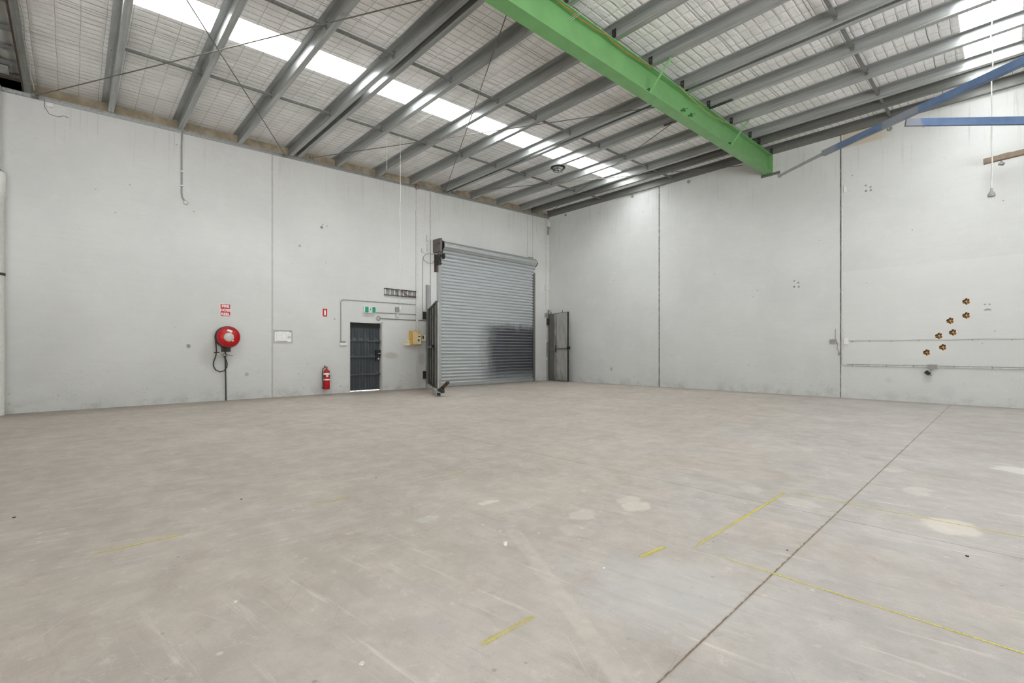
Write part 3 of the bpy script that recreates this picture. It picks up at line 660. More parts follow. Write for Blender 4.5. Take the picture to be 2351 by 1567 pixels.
# left upper conduit with a round fitting
t=thing('wall_conduit','white conduit dropping from the roof to a round fitting high on the left wall','conduit',(.02,-12.64,4.7))
MB().tube([(.05,-12.60,6.34),(.02,-12.645,6.27),(.02,-12.655,5.9),(.02,-12.655,4.86),(.022,-12.64,4.76),(.03,-12.60,4.70),(.035,-12.58,4.68)],.016,8).build('pipe',M['grey'],t)
MB().lathe((.0,-12.575,4.655),(1,0,0),[(0,.05),(.04,.05),(.055,.03)],14).build('round_fitting',M['offwhite'],t)
for z in (5.35,5.02):
    MB().box((0,-12.69,z),(.042,-12.61,z+.025)).build('saddle',M['white'],t)
# exit sign run and the upper conduit run
t=thing('upper_conduit','white conduit over the exit sign and down to a twin outlet','conduit',(.015,-8.888,2.6))
MB().tube([(.018,-8.888,1.46),(.016,-8.888,2.60),(.016,-8.872,2.655),(.016,-8.82,2.685),(.016,-6.42,2.71)],.013,8).build('pipe',M['grey'],t)
MB().box((0,-8.93,1.37),(.05,-8.72,1.44)).build('twin_outlet',M['white'],t,.006)
MB().box((.0,-8.90,1.44),(.04,-8.76,1.49)).build('outlet_cap',M['grey'],t)
pipe('conduit',[(.016,-7.85,2.375),(.016,-6.42,2.39)],.013,'grey conduit from the exit sign to the wall duct','grey')
t=thing('eye_bolt_bar','thin brown bar with an eye ring above the door right corner','bar',(.02,-7.7,2.2))
MB().tube([(.02,-7.67,2.20),(.02,-5.98,2.205)],.011,7).build('bar',M['rod'],t)
MB().tube([(.02,-7.72+.055*math.cos(a),2.205+.055*math.sin(a)*1.1) for a in [2*PI*k/16 for k in range(17)]],.016,6,False).build('eye_ring',M['grey'],t)
t=thing('wall_outlets','pair of grey weatherproof outlets under the cable tray','outlet',(.03,-7.09,2.43))
MB().box((0,-7.15,2.44),(.06,-7.03,2.58)).build('upper_outlet',M['grey'],t,.008)
plab(MB().box((0,-7.14,2.27),(.055,-7.04,2.38)).build('lower_outlet',M['offwhite'],t,.008),'pale lower outlet')
t=thing('cable_tray','short ladder cable tray with slotted rungs above the exit sign','tray',(.05,-6.97,3.03))
MB().box((.0,-7.53,3.12),(.07,-6.42,3.138)).build('top_rail',M['blacksteel'],t); MB().box((.0,-7.53,2.925),(.07,-6.42,2.945)).build('bottom_rail',M['blacksteel'],t)
for i in range(8): MB().box((.005,-7.50+.155*i,2.945),(.03,-7.478+.155*i,3.12)).build('rung',M['white'],t)
MB().box((.001,-7.52,2.945),(.004,-6.42,3.12)).build('back_mesh',M['grey'],t)
MB().tube([(.04,-7.02,3.10),(.045,-6.90,3.07),(.045,-6.78,3.0),(.045,-6.65,2.965),(.04,-6.44,2.97)],.011,6).build('red_cable',simple('dull_red_cable',(130,76,66),.5),t)
MB().tube([(.03,-7.10,3.11),(.03,-7.06,3.03),(.03,-7.08,2.95)],.010,6).build('red_cable',M['mauve'],t)
# exit sign
t=thing('exit_sign','green and white running man exit sign box above the charcoal door','sign',(.06,-8.02,2.44))
MB().box((0,-8.215,2.335),(.11,-7.855,2.535)).build('box',M['white'],t,.006)
MB().box((.1105,-8.195,2.352),(.1145,-7.865,2.520)).build('green_face',M['exitgreen'],t)
MB().box((.1150,-8.085,2.356),(.1165,-7.97,2.516)).build('white_panel',M['signwhite'],t)
b=MB(); cx,cz=-8.028,2.435
def limb(pts,w): 
    for p,q in zip(pts[:-1],pts[1:]): b.bar((.1175,cx+p[0],cz+p[1]),(.1175,cx+q[0],cz+q[1]),.002,w,(0,-(q[1]-p[1]),q[0]-p[0]))
b.lathe((.1165,cx+.012,cz+.058),(1,0,0),[(0,.013),(.002,.013)],12)
limb([(.006,.04),(-.006,-.005)],.024); limb([(-.006,-.005),(.02,-.03),(.018,-.068)],.012); limb([(-.006,-.005),(-.018,-.04),(-.045,-.05)],.012)
limb([(.006,.034),(.03,.015),(.042,.026)],.010); limb([(.0,.034),(-.028,.028),(-.032,.0)],.010); b.build('running_figure',M['exitgreen'],t)
# text helper
def text(s,size,loc,rot,mat,name,parent,bold=.0,align='CENTER'):
    cu=bpy.data.curves.new('t','FONT'); cu.body=s; cu.size=size; cu.align_x=align; cu.align_y='CENTER'; cu.extrude=.0008; cu.offset=bold
    o=bpy.data.objects.new('t',cu); COL.objects.link(o); bpy.context.view_layer.update()
    me=bpy.data.meshes.new_from_object(o.evaluated_get(bpy.context.evaluated_depsgraph_get())); bpy.data.objects.remove(o); me.name=name
    me.materials.clear(); me.materials.append(mat); ob=bpy.data.objects.new(name,me); COL.objects.link(ob)
    me.transform(Matrix.Translation(loc)@rot)
    ob.parent=parent; ob.matrix_parent_inverse=Matrix.Translation(parent.location).inverted(); return ob
RX=Matrix(((0,0,1,0),(1,0,0,0),(0,1,0,0),(0,0,0,1)))   # text facing +x, reading along +y
t=thing('hose_reel_sign','red FIRE HOSE REEL sign on the left wall','sign',(.003,-11.768,2.21))
MB().box((.0,-11.882,2.047),(.004,-11.654,2.363)).build('white_border',M['signwhite'],t)
MB().box((.0045,-11.873,2.056),(.0055,-11.663,2.354)).build('red_field',M['signred'],t)
for k,(s,sz) in enumerate((('FIRE',.088),('HOSE',.083),('REEL',.088))): text(s,sz,Vector((.0075,-11.768,2.300-.097*k)),RX,M['signwhite'],'lettering',t,.0030)
t=thing('extinguisher_sign','small red sign with a white extinguisher symbol above the extinguisher','sign',(.003,-9.337,2.28))
MB().box((0,-9.412,2.158),(.003,-9.262,2.402)).build('white_border',M['signwhite'],t)
MB().box((.0035,-9.403,2.188),(.0045,-9.271,2.395)).build('red_field',M['signred'],t)
MB().box((.0035,-9.403,2.165),(.0045,-9.271,2.181)).build('red_strip',M['signred'],t)
b=MB(); b.prism([(-9.36,2.215),(-9.312,2.215),(-9.312,2.325),(-9.322,2.35),(-9.33,2.372),(-9.345,2.372),(-9.352,2.35),(-9.36,2.325)],'x',.005,.0062); b.build('symbol',M['signwhite'],t)
# evacuation plan
t=thing('evacuation_plan','silver framed evacuation plan on the wall by the panel joint','frame',(.01,-10.44,1.59))
b=MB()
for a,c in (((-10.675,1.735),(-10.21,1.76)),((-10.675,1.425),(-10.21,1.45)),((-10.675,1.45),(-10.65,1.735)),((-10.235,1.45),(-10.21,1.735))): b.box((0,a[0],a[1]),(.022,c[0],c[1]))
b.build('frame',M['chrome'],t); MB().box((0,-10.65,1.45),(.008,-10.235,1.735)).build('paper',M['signwhite'],t)
b=MB()
for y0,y1,z0,z1 in ((-10.64,-10.58,1.715,1.73),(-10.29,-10.245,1.71,1.728),(-10.62,-10.34,1.458,1.470)): b.box((.008,y0,z0),(.009,y1,z1))
b.build('maroon_bars',M['mauve'],t)
b=MB(); b.box((.008,-10.58,1.722),(.009,-10.30,1.73))
for z in (1.60,1.58,1.56,1.545): b.box((.008,-10.33,z),(.009,-10.25,z+.008))
for y0,z0,y1,z1 in ((-10.60,1.52,-10.36,1.523),(-10.60,1.67,-10.36,1.673),(-10.60,1.52,-10.597,1.67),(-10.363,1.52,-10.36,1.67),(-10.47,1.52,-10.468,1.67),(-10.60,1.61,-10.47,1.612)): b.box((.008,y0,z0),(.009,y1,z1))
b.box((.008,-10.30,1.63),(.009,-10.292,1.675)); b.build('plan_lines',M['paperline'],t)
# hose reel
t=thing('hose_reel','red fire hose reel with black hose mounted on the left wall','hose reel',(.17,-11.76,1.54))
cy,cz=-11.76,1.546
MB().lathe((.285,cy,cz),(1,0,0),[(-.03,.238),(0,.241),(.012,.238),(.012,.0)],40).build('front_disc',M['red'],t)
MB().lathe((.09,cy,cz),(1,0,0),[(0,.25),(.012,.25)],40).build('back_disc',M['red'],t)
b=MB()
for k in range(4): b.tube([(.115+.04*k,cy+.240*math.cos(a),cz+.240*math.sin(a)) for a in [2*PI*i/36 for i in range(37)]],.021,8,False)
b.lathe((.10,cy,cz),(1,0,0),[(0,.21),(.16,.21)],24); b.build('coiled_hose',M['hose'],t)
MB().tube([(.286,cy+.239*math.cos(a),cz+.239*math.sin(a)) for a in [2*PI*i/40 for i in range(41)]],.005,6,False).build('rim',simple('worn_red_rim',(206,110,104),.4),t)
sp=NT('speckled_label'); sp.color(sp.mix(sp.ramp(sp.noise(sp.P,70,3),.5,.56),lin((226,224,216)),lin((160,170,160)))); sp.set(.5)
plab(MB().lathe((.297,cy+.005,cz-.005),(1,0,0),[(0,.106),(.003,.106),(.003,0)],28).build('centre_label',sp.m,t),'round speckled instruction label')
b=MB().bar((.299,cy-.03,cz+.165),(.299,cy+.075,cz+.125),.004,.05,(0,.37,.93)); b.build('white_sticker',M['signwhite'],t)
b=MB().bar((.2985,cy-.02,cz+.185),(.2985,cy+.07,cz+.150),.003,.04,(0,.37,.93)); b.build('dark_sticker',simple('navy_print',(74,32,72),.5),t)
b=MB().bar((.299,cy+.065,cz-.105),(.299,cy+.11,cz-.08),.004,.025,(0,-.5,.86)); b.build('small_sticker',simple('pink_sticker',(232,176,160),.5),t)
b=MB().box((0,cy-.10,cz-.36),(.02,cy+.10,cz+.10)); b.lathe((0,cy,cz),(1,0,0),[(0,.05),(.1,.05)],12); b.build('wall_bracket',M['blacksteel'],t)
b=MB().tube([(.16,cy-.238,cz+.05),(.15,cy-.243,cz-.08),(.12,cy-.228,cz-.22),(.10,cy-.215,cz-.35),(.10,cy-.235,cz-.48),(.10,cy-.275,cz-.60),(.10,cy-.278,cz-.70),(.10,cy-.235,cz-.79),(.10,cy-.15,cz-.842),(.10,cy-.06,cz-.82),(.10,cy-.0,cz-.74),(.10,cy+.01,cz-.65),(.09,cy-.015,cz-.55),(.08,cy-.05,cz-.47)],.0135,8); b.build('hose_tail',M['hose'],t)
b=MB().tube([(.05,cy-.02,cz-.26),(.05,cy-.02,cz-.55),(.05,cy-.005,.0)],.015,8); b.build('supply_pipe',M['hose'],t)
b=MB().sphere((.075,cy-.045,cz-.44),.035).tube([(.06,cy-.09,cz-.43),(.06,cy+.02,cz-.43)],.022,8); b.build('stop_valve',M['chrome'],t)
MB().bar((.10,cy-.01,cz-.43),(.12,cy+.13,cz-.452),.012,.014).build('valve_lever',simple('dull_red_lever',(120,40,50),.5),t)
b=MB().box((.08,cy-.205,cz-.42),(.10,cy-.155,cz-.36)); b.build('yellow_tag',M['yellow'],t)
MB().lathe((.10,cy-.155,cz-.375),(0,-1,0),[(0,.012),(.11,.012)],8).build('nozzle_guide',M['black'],t)
# extinguisher
t=thing('fire_extinguisher','red fire extinguisher with black hose hung low on the wall left of the door','extinguisher',(.11,-9.34,.14))
ex,ey=.115,-9.335
MB().lathe((ex,ey,.145),(0,0,1),[(0,.078),(.01,.086),(.47,.086),(.515,.070),(.545,.035),(.56,.026),(.575,.026)],28).build('cylinder',M['red'],t)
for z0,z1,mm in ((.545,.595,'signwhite'),(.395,.43,'signwhite')):
    MB().lathe((ex,ey,z0-.0),(0,0,1),[(0,.0868),(z1-z0,.0868)],28).build('label_band',M[mm],t)
MB().lathe((ex,ey,.485),(0,0,1),[(0,.0867),(.06,.0867)],28).build('label_band',simple('purple_grey_print',(112,40,52),.5),t)
b=MB(); d=(CAM-Vector((ex,ey,CAM.z))).normalized(); s_=Vector((-d.y,d.x,0))
for (o0,o1,z0,z1) in ((.0,.06,.495,.535),):
    v=[]
    for aa in [k*.15 for k in range(6)]:
        for z in (z0,z1): v.append((ex+.0875*math.cos(-.55+aa),ey+.0875*math.sin(-.55+aa),z))
    b.add(v,[(2*k,2*k+2,2*k+3,2*k+1) for k in range(5)])
b.build('white_panel',M['signwhite'],t)
b=MB().tube([(ex,ey,.715),(ex,ey,.77)],.016,8); b.box((ex-.02,ey-.055,.745),(ex+.02,ey+.02,.765)); b.tube([(ex,ey-.05,.77),(ex,ey-.05,.80)],.02,8); b.build('valve_head',simple('maroon_cap',(120,44,56),.5),t)
b=MB().bar((ex,ey,.765),(ex+.02,ey+.10,.79),.022,.006).bar((ex,ey+.01,.75),(ex+.02,ey+.10,.725),.02,.006); b.build('lever',M['chrome'],t)
MB().tube([(ex,ey-.045,.755),(ex,ey-.10,.725),(ex+.02,ey-.125,.62),(ex+.03,ey-.125,.45),(ex+.02,ey-.108,.30),(ex,ey-.098,.20),(ex,ey-.092,.16)],.011,8).build('hose',M['hose'],t)
MB().box((.0,ey-.095,.165),(ex,ey+.09,.185)).build('bracket',M['blacksteel'],t); MB().box((.0,ey-.04,.45),(.035,ey+.04,.62)).build('wall_hook',M['grey'],t)
# personnel door
t=thing('door_1','','door',(-.1,-8.1,0)); 
del t['label']; del t['category']; struct(t)
plab(t,'charcoal steel personnel door with three rails and a barrel lock')
b=MB(); v=[];f=[]; n=96; y0,y1=-8.60,-7.605
for z in (.035,2.055):
    for i in range(n+1):
        y=y0+(y1-y0)*i/n; p=(y-y0)/.095%1; v.append((-.135+(.005 if .62<p<.8 else .0),y,z))
m=n+1
for i in range(n): f.append((i,i+1,m+i+1,m+i))
b.add(v,f); b.box((-.17,y0,.035),(-.138,y1,2.055)); b.build('leaf',M['door'],t)
for z in (1.515,1.035,.505):
    MB().box((-.13,y0,z-.02),(-.085,y1,z+.025)).build('rail',M['doorrail'],t)
MB().box((-.13,y0,1.90),(-.105,y1,2.055)).build('rail',M['black'],t)
b=MB().box((-.09,-7.78,1.05),(-.03,-7.625,1.24)); b.build('lock_guard',M['black'],t)
lg=[o for o in t.children if o.name.startswith('lock_guard')][0]; MB().tube([(-.03,-7.70,1.13),(-.02,-7.62,1.14)],.018,8).build('lock_handle',M['chrome'],lg)
lp=MB().box((-.11,-7.77,.90),(-.085,-7.63,1.03)).build('lock_plate',M['blacksteel'],t); MB().lathe((-.086,-7.665,.97),(1,0,0),[(0,.032),(.02,.030),(.02,0)],16).build('lock_barrel',M['chrome'],lp)
MB().bar((-.08,-7.80,.445),(-.08,-7.63,.515),.02,.035).build('lower_bolt',M['blacksteel'],t); MB().box((-.09,-7.72,1.46),(-.06,-7.62,1.50)).build('upper_bolt',M['blacksteel'],t)
b=MB().box((-.2,-7.605,0),(.004,-7.575,2.085)).box((-.2,-8.632,2.06),(.004,-7.575,2.085)).box((-.2,-8.632,0),(-.0,-8.605,2.06)); b.build('door_jamb',M['offwhite'],t)
# white slab painted as the lick of daylight under the door
tag(MB().box((-.6,-8.6,-.001),(-.20,-7.6,.006)).build('door_daylight_strip',M['signwhite']),'white strip painted as daylight under the charcoal door','painted light')
t=thing('weed_tuft','small dry weed growing at the foot of the charcoal door','plant',(-.03,-8.37,0))
b=MB()
for i in range(16):
    a=random.uniform(0,2*PI); h=random.uniform(.03,.10); y=-8.36+random.uniform(-.10,.16); x=-.04+random.uniform(-.02,.03)
    b.tube([(x,y,0),(x+.02*math.cos(a),y+.02*math.sin(a),h*.6),(x+.05*math.cos(a),y+.05*math.sin(a),h)],[.004,.003,.001],4)
b.build('stems',simple('dry_weed',(112,110,84),.8),t)
# switchboard
t=thing('switchboard','yellow electrical switchboard with grey breaker panel between door and gate','switchboard',(.08,-6.4,1.6))
MB().box((0,-6.66,1.40),(.16,-6.29,1.84)).build('cabinet',M['yellow_shade'],t,.008)
MB().box((.161,-6.60,1.42),(.19,-6.31,1.825)).build('cover',M['yellow'],t,.006)
bp=MB().box((.191,-6.455,1.43),(.197,-6.335,1.80)).build('breaker_panel',M['cream'],t)
b=MB().box((.198,-6.44,1.66),(.205,-6.36,1.69)).box((.198,-6.445,1.52),(.215,-6.40,1.58)); b.build('breakers',M['black'],bp)
MB().box((.198,-6.45,1.775),(.201,-6.35,1.80)).build('label_strip',simple('olive_label',(150,128,30),.5),bp)
MB().box((0,-6.86,1.385),(.09,-6.665,1.48)).box((0,-6.85,1.485),(.08,-6.67,1.56)).build('side_sockets',M['cream'],t,.006)
b=MB().tube([(.012,-6.30,1.84),(.012,-6.30,2.2)],.009,6); b.build('feed_conduit',M['offwhite'],t)
t=thing('isolator_box','small cream isolator with a black switch right of the yellow switchboard','box',(.05,-6.15,1.6))
MB().box((0,-6.235,1.53),(.08,-6.07,1.75)).build('case',M['cream'],t,.006); MB().box((.081,-6.20,1.60),(.10,-6.165,1.70)).build('switch',M['black'],t); MB().tube([(.012,-6.10,1.75),(.012,-6.10,2.19)],.008,6).build('feed_conduit',M['offwhite'],t)
# gates
def leaf(name,label,hx,hy,tx,ty,z0,z1,ribs,mat,side):
    H=Vector((hx,hy,0)); T=Vector((tx,ty,0)); d=(T-H).normalized(); nrm=Vector((-d.y,d.x,0))*side; Lg=(T-H).length
    t=thing(name,label,'gate',(hx,hy,0))
    P=lambda s,z,o=0: H+d*s+nrm*o+Vector((0,0,z))
    for s in (.03,Lg-.03): MB().bar(P(s,z0),P(s,z1),.055,.055,tuple(nrm)).build('stile',M['blacksteel'],t)
    for z in (z0+.03,z1-.03): MB().bar(P(.05,z),P(Lg-.05,z),.05,.05).build('rail',M['blacksteel'],t)
    b=MB(); v=[];f=[]; n=int(Lg*24) if ribs else 2
    for o in (0,.004):
        for z in (z0+.02,z1-.02):
            for i in range(n+1):
                s=.04+(Lg-.08)*i/n; k=(.045 if ribs and (i%8 in(5,6)) else 0); v.append(P(s,z,-.03-o-k if not ribs else .03+o+k))
    m=n+1
    for i in range(n): f.append((i,i+1,m+i+1,m+i)); f.append((2*m+i,3*m+i,3*m+i+1,2*m+i+1))
    b.add(v,f); b.build('sheet',mat,t)
    return t,P,Lg,nrm,d
tl,P,Lg,nrm,d=leaf('gate_leaf','dark ribbed steel gate leaf swung open left of the roller door',.12,-5.97,2.30,-7.16,.13,2.60,True,M['gatesheet'],1)
for s in (.85,1.65): MB().bar(P(s,.15,-.0),P(s,2.58,-.0),.05,.05,tuple(nrm)).build('stile',M['blacksteel'],tl)
MB().bar(P(.1,1.33,-.03),P(Lg-.25,1.33,-.03),.05,.05).build('latch_tube',M['grey'],tl)
MB().box(tuple(P(Lg-.2,1.30,-.08)-Vector((.03,.03,0))),tuple(P(Lg-.2,1.38,-.08)+Vector((.03,.03,0)))).build('latch_end',M['black'],tl)
MB().bar(P(Lg-.06,-.0,0),P(Lg-.06,.16,0),.07,.07,tuple(nrm)).build('foot_tube',M['grey'],tl)
t=thing('gate_stop','grey tube stop with a rusty bar on the floor at the open gate foot','gate stop',(2.4,-7.1,0))
p1=dep(997,893.5,13.1); p2=dep(1007,905,12.3)
d_=(p2-p1).normalized(); r_=d_.cross(Vector((0,0,1))).normalized(); u_=r_.cross(d_)
for o in (r_*.055,-r_*.055,u_*.05,-u_*.05):
    w_,h_=(.012,.11) if abs(o.dot(r_))>.01 else (.12,.012)
    MB().bar(p1+o,p2+o,w_,h_).build('tube_wall',M['grey'],t)
MB().bar(p1,p2-d_*.05,.09,.08).build('tube_dark_fill',M['black'],t)  # black fill painted as the shade inside the open tube end
q1=dep(1012,893,12.45); q2=dep(1029,877,12.2)
MB().bar(q1,q2,.075,.06).build('rusty_bar',M['rust'],t)
MB().bar(dep(1008,896,12.5),dep(1017,897,12.3),.09,.11).build('block',M['blacksteel'],t)
for z in (.30,2.25): 
    MB().box((.0,-6.14,z),(.03,-5.99,z+.25)).build('hinge_plate',M['blacksteel'],tl)
tag(MB().box((.0,-6.03,0),(.09,-5.93,3.38)).build('gate_post',M['galv']),'grey steel gate post on the wall left of the roller door','post')
tr,P,Lg,nrm,d=leaf('gate_leaf','grey sheet steel gate leaf swung open against the far wall corner',.14,-.12,1.45,-.48,.03,2.74,False,M['sheet'],1)
MB().bar(P(.05,1.30,-.05),P(Lg+.10,1.30,-.05),.03,.05).build('latch_tube',M['galv_dark'],tr)
MB().bar(P(Lg,1.33,-.05),P(Lg+.16,1.33,-.05),.06,.10).build('latch_end',M['black'],tr)
MB().bar(P(.55,.1,-.042),P(.55,2.68,-.042),.008,.008,tuple(nrm)).build('sheet_seam',M['blacksteel'],tr)
b=MB().bar(P(.55,1.15,-.06),P(.55,1.45,-.06),.03,.02,tuple(nrm)); b.build('catch',M['black'],tr)
for s in (.12,.95): MB().tube([P(s,2.72),P(s,2.83)],.012,6).build('top_pin',M['blacksteel'],tr)
tag(MB().box((.02,-.10,1.40),(.10,-.0005,2.92)).box((.0,-.16,0),(.10,-.04,1.58)).build('gate_post',M['galv']),'grey steel gate post in the corner right of the roller door','post')
MB().box((.0,-.20,2.30),(.16,-.06,2.56)).build('hinge_block',M['blacksteel'],tr)
# downpipe at the extreme left
px_,py_=.155,-15.53
t=thing('downpipe','white plastic downpipe with socket joints at the left edge','pipe',(px_,py_,0))
MB().lathe((px_,py_,0),(0,0,1),[(0,.108),(4.02,.108),(4.02,.116),(4.10,.116),(4.10,.122),(4.50,.122),(4.56,.112),(4.62,.05),(6.2,.05)],28).build('pipe',M['white'],t)
b=MB().lathe((px_,py_,2.62),(0,0,1),[(0,.118),(.05,.118)],28); b.box((0,py_-.03,2.62),(.05,py_+.03,2.67)); b.build('bracket',M['blacksteel'],t)
MB().lathe((px_,py_,4.62),(0,0,-1),[(0,.052),(.05,.108),(.06,.108)],24).build('reducer_shadow_ring',M['grey'],t)
t=thing('eave_box','small white box with a dark wire under the eave at top left','box',(.03,-14.82,6.1))
MB().box((0,-14.87,6.07),(.05,-14.78,6.15)).build('case',M['white'],t); MB().tube([(.01,-14.90,6.22),(.02,-14.90,6.05),(.015,-14.83,5.93),(.015,-14.7,5.92),(.015,-14.62,5.97),(.015,-14.55,5.95)],.004,5).build('wire',M['black'],t)
t=thing('red_wire_tuft','tangle of red brown wires at the top of the cable duct','wire',(.04,-6.37,6.5))
b=MB()
for i in range(7):
    y=-6.40+random.uniform(-.06,.1); b.tube([(.03,y,6.44),(.05+random.uniform(0,.04),y+random.uniform(-.06,.06),6.54),(.03,y+random.uniform(-.08,.08),6.62)],.006,5)
b.build('wires',simple('red_brown_wire',(140,84,66),.6),t)

# ------------------------------------------------------------------ far wall fittings
t=thing('corner_conduit','white conduit down the far wall joint turning right along the wall','conduit',(10.235,-.02,.85))
MB().tube([(10.205,-.02,6.78),(10.205,-.02,.90),(10.225,-.02,.86),(10.29,-.02,.845),(11.88,-.02,.838),(16,-.02,.818)],.016,8).build('pipe',M['offwhite'],t)
MB().tube([(10.30,-.018,.868),(11.88,-.018,.862),(16,-.018,.842)],.010,6).build('second_pipe',M['grey'],t)
for X in (10.42,10.75,11.1,11.6,12.3,12.9): MB().box((X,-.042,.82),(X+.02,0,.875)).build('saddle',M['grey'],t)
tag(MB().box((10.247,-.045,1.385),(10.345,0,1.53)).build('outlet_box',M['white']),'white outlet box right of the far wall conduit','box')
tag(MB().box((9.945,-.05,1.40),(10.085,0,1.51)).build('outlet_box',M['grey']),'grey twin outlet left of the far wall conduit','box')
t=thing('hanging_plug','short flex and plug hanging below the grey twin outlet','cord',(10.13,-.03,1.2))
MB().tube([(10.09,-.03,1.44),(10.12,-.03,1.38),(10.10,-.03,1.28),(10.14,-.03,1.19)],.008,6).build('flex',M['grey'],t); MB().lathe((10.15,-.03,1.19),(0,0,-1),[(0,.018),(.08,.026),(.09,.02)],10).build('plug',M['grey'],t)
tag(MB().tube([(10.06,-.012,1.50),(10.06,-.012,1.78)],.006,6).build('conduit_stub',M['grey']),'thin grey stub above the twin outlet on the far wall','conduit')
pts=[(10.34,-.012,1.468)]+[(10.4+.15*i,-.012,1.463+.006*math.sin(i*.9)) for i in range(38)]
t=thing('wall_wire','thin grey wire clipped across the far wall under the paw prints','wire',(10.34,-.012,1.46)); MB().tube(pts,.0055,6).build('wire',M['grey'],t)
for X in (10.41,10.77,11.19,11.7,12.6,13.2): MB().box((X,-.02,1.435),(X+.014,0,1.462)).build('clip',M['grey'],t)
tag(MB().box((11.86,-.055,.80),(12.03,0,.895)).build('junction_box',M['grey']),'grey junction box on the far wall conduit below the paw prints','box')
t=thing('sensor_light','small black sensor light tilted below the grey junction box','light',(11.88,-.08,.7))
MB().tube([(11.955,-.04,.80),(11.955,-.07,.76),(11.91,-.08,.73)],.012,6).build('arm',M['grey'],t)
MB().bar((11.83,-.09,.735),(11.905,-.09,.665),.06,.075,(0.68,0,.73)).build('head',M['black'],t,.006); MB().lathe((11.92,-.06,.65),(0,-1,0),[(0,.022),(.03,.018)],10).build('sensor',M['grey'],t)
tag(MB().box((10.245,-.03,5.30),(10.29,0,5.44)).build('bracket_plate',M['white']),'small white bracket right of the joint high on the far wall','bracket')
for X,Z,lab in ((3.992,6.705,'grey ferrule left of the dark joint under the far wall purlin'),(6.085,6.677,'grey ferrule between the dark joint and the green beam'),(.913,6.70,'grey ferrule nearest the wall corner'),(11.171,6.615,'grey ferrule below the fork of the blue tube frame')):
    tag(MB().lathe((X,.0,Z),(0,-1,0),[(0,.055),(.025,.055),(.03,.035),(.012,.03),(.012,0)],16).build('lifting_ferrule',M['grey']),lab,'ferrule','lifting ferrules on the far wall')
# paw prints
PAWS=[(12.503,2.297,'orange and black paw print, topmost on the far wall'),(12.503,1.985,'orange and black paw print directly below the topmost one'),(12.241,1.880,'orange and black paw print left of the second one down on the right'),
(12.286,1.614,'orange and black paw print just above the clipped wire'),(12.051,1.541,'orange and black paw print touching the clipped wire on the left'),(12.118,1.280,'orange and black paw print just below the clipped wire'),(11.840,1.160,'orange and black paw print lowest and furthest left on the far wall')]
gold=simple('orange_decal',(226,160,52),.5,0,.12,30); goldp=simple('pale_gold_decal',(232,200,112),.5,0,.08,30); dk=simple('black_brown_decal',(44,36,24),.5,0,.3,40); br=simple('brown_decal',(132,82,26),.5,0,.2,40)
def blob(cx,cz,rx,rz,rot=0,n=16): return [(cx+rx*math.cos(a)*math.cos(rot)-rz*math.sin(a)*math.sin(rot),cz+rx*math.cos(a)*math.sin(rot)+rz*math.sin(a)*math.cos(rot)) for a in [2*PI*k/n for k in range(n)]]
for X,Z,lab in PAWS:
    t=thing('paw_print',lab,'decal',(X,0,Z),'paw prints on the far wall')
    toes=[((-.035,.022),.034,.020,.25,dk),((.003,.048),.023,.019,.45,dk),((.040,.034),.023,.017,.75,dk),((.040,-.008),.026,.024,.2,br)]
    b=MB()
    for (c,rx,rz,ro,_) in toes: b.prism([(X+p*.9,Z+q*1.25) for p,q in blob(c[0],c[1],rx+.004,rz+.0035,ro)],'y',-.0015,-.0003)
    b.prism([(X+p*.9,Z+q*1.25) for p,q in blob(.012,.012,.04,.026,.3)],'y',-.0016,-.0003); b.build('orange_backing',gold,t)
    pad=[(-.068,-.008),(-.055,-.022),(-.02,-.026),(.004,-.048),(.018,-.050),(.022,-.036),(.010,-.018),(.002,.004),(-.02,.002)]
    b=MB(); b.prism([(X+p*.98-.002,Z+q*1.38) for p,q in pad],'y',-.0020,-.0004); b.build('pad_outline',goldp,t)
    MB().prism([(X+p*.9,Z+q*1.25) for p,q in pad],'y',-.0030,-.0004).build('pad',dk,t)
    for (c,rx,rz,ro,mm) in toes: MB().prism([(X+p*.9,Z+q*1.25) for p,q in blob(c[0],c[1],rx,rz,ro)],'y',-.0030,-.0004).build('toe',mm,t)

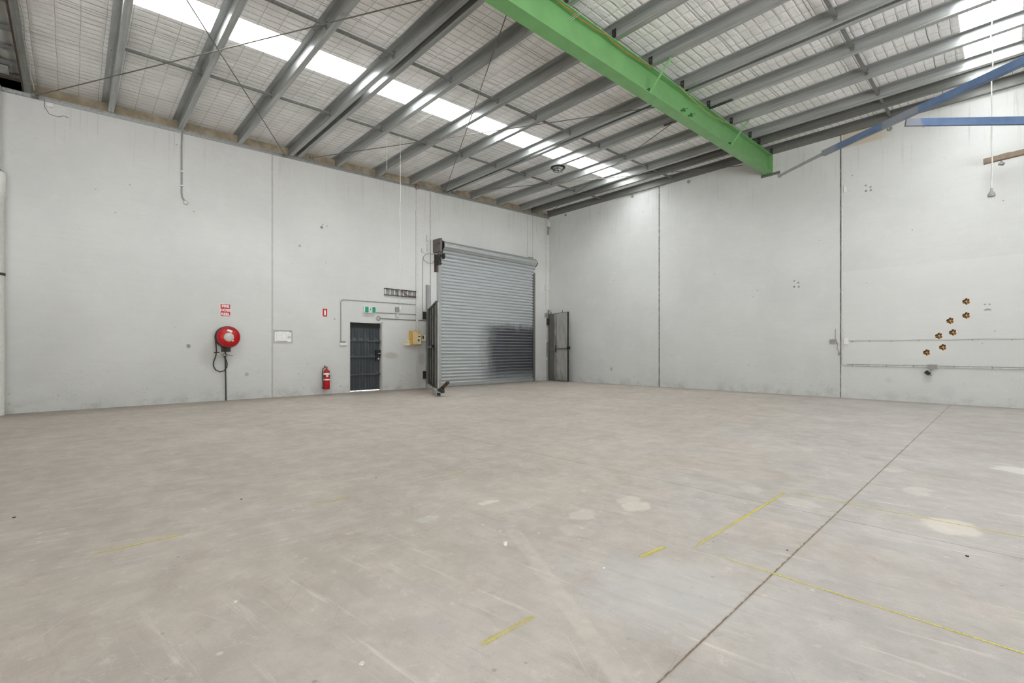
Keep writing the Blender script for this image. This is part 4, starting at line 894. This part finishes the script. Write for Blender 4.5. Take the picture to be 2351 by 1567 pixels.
# ------------------------------------------------------------------ floor paint and litter
def pline(p,q,w,label,name='painted_line'):
    P_=Vector((p[0],p[1],.0016)); Q=Vector((q[0],q[1],.0016)); d=(Q-P_); n=Vector((-d.y,d.x,0)).normalized()*w/2; N=max(4,int(d.length/.08))
    me=bpy.data.meshes.new(name); v=[];f=[];uvs=[]
    for i in range(N+1):
        c=P_+d*i/N; v+=[tuple(c-n),tuple(c+n)]
    for i in range(N): f.append((2*i,2*i+2,2*i+3,2*i+1)); uvs+=[(i/N,0),((i+1)/N,0),((i+1)/N,1),(i/N,1)]
    me.from_pydata(v,[],f); ul=me.uv_layers.new(name='UVMap')
    for k,u in enumerate(uvs): ul.data[k].uv=u
    me.materials.append(M['paint']); o=bpy.data.objects.new(name,me); COL.objects.link(o); return tag(o,label,'floor marking','yellow floor markings')
pline((9.417,-14.43),(9.415,-13.95),.035,'yellow dash nearest the left edge of the floor')
pline((9.405,-13.16),(9.412,-12.82),.028,'short yellow dash left of centre, middle distance')
pline((11.655,-13.30),(11.66,-12.96),.050,'bold yellow dash at the front centre of the floor')
pline((11.66,-12.10),(11.69,-11.84),.050,'smudged yellow dash beside the pale bluish patch')
pline((11.815,-11.80),(11.838,-9.98),.036,'yellow line forming the left side of the painted bay')
pline((11.80,-11.742),(15.5,-11.76),.026,'long yellow line forming the near side of the painted bay')
pline((11.80,-10.05),(13.6,-10.02),.030,'faint yellow line forming the far side of the painted bay')
pline((9.43,-11.88),(9.41,-11.60),.022,'small faint yellow dash furthest from the camera')
o=MB().lathe((10.994,-12.544,0),(0,0,1),[(0,.013),(.02,.012),(.02,0)],14).build('plastic_cap',M['white']); tag(o,'small white plastic cap lying on the floor near centre','cap')
def chips(pts,mat,label,grp,r0):
    for (x,y) in pts:
        r=r0*random.uniform(.7,1.4); b=MB(); n=7; v=[]
        for k in range(n):
            a=2*PI*k/n; v.append((x+r*random.uniform(.6,1.2)*math.cos(a),y+r*random.uniform(.6,1.2)*math.sin(a)))
        b.prism(v,'z',0.0002,r*.5); tag(b.build('debris_chip',mat),label,'debris',grp)
CH=__import__('json')
def Fp(u,v):
    a=.8149; r=Vector((math.cos(a),math.sin(a),0)); d=Vector((-math.sin(a),math.cos(a),0)); D=r*(u-1175.5)/1071.42+d+Vector((0,0,1))*(806.0-v)/1071.42; t=-1.2/D.z; q=CAM+D*t; return (q.x,q.y)
chips([(8.214,-14.806),(8.87,-13.5),(9.02,-12.4),(11.27,-7.65),(12.22,-11.36),(12.97,-10.69),(9.52,-15.19)],simple('dark_litter',(44,42,40),.7),'small dark chip of litter lying on the concrete floor','dark litter chips',.008)
chips([(11.43,-13.69),(10.60,-13.93),(8.30,-6.2),(11.60,-12.36)],simple('pale_litter',(226,222,212),.7),'small pale chip of litter lying on the concrete floor','pale litter chips',.010)
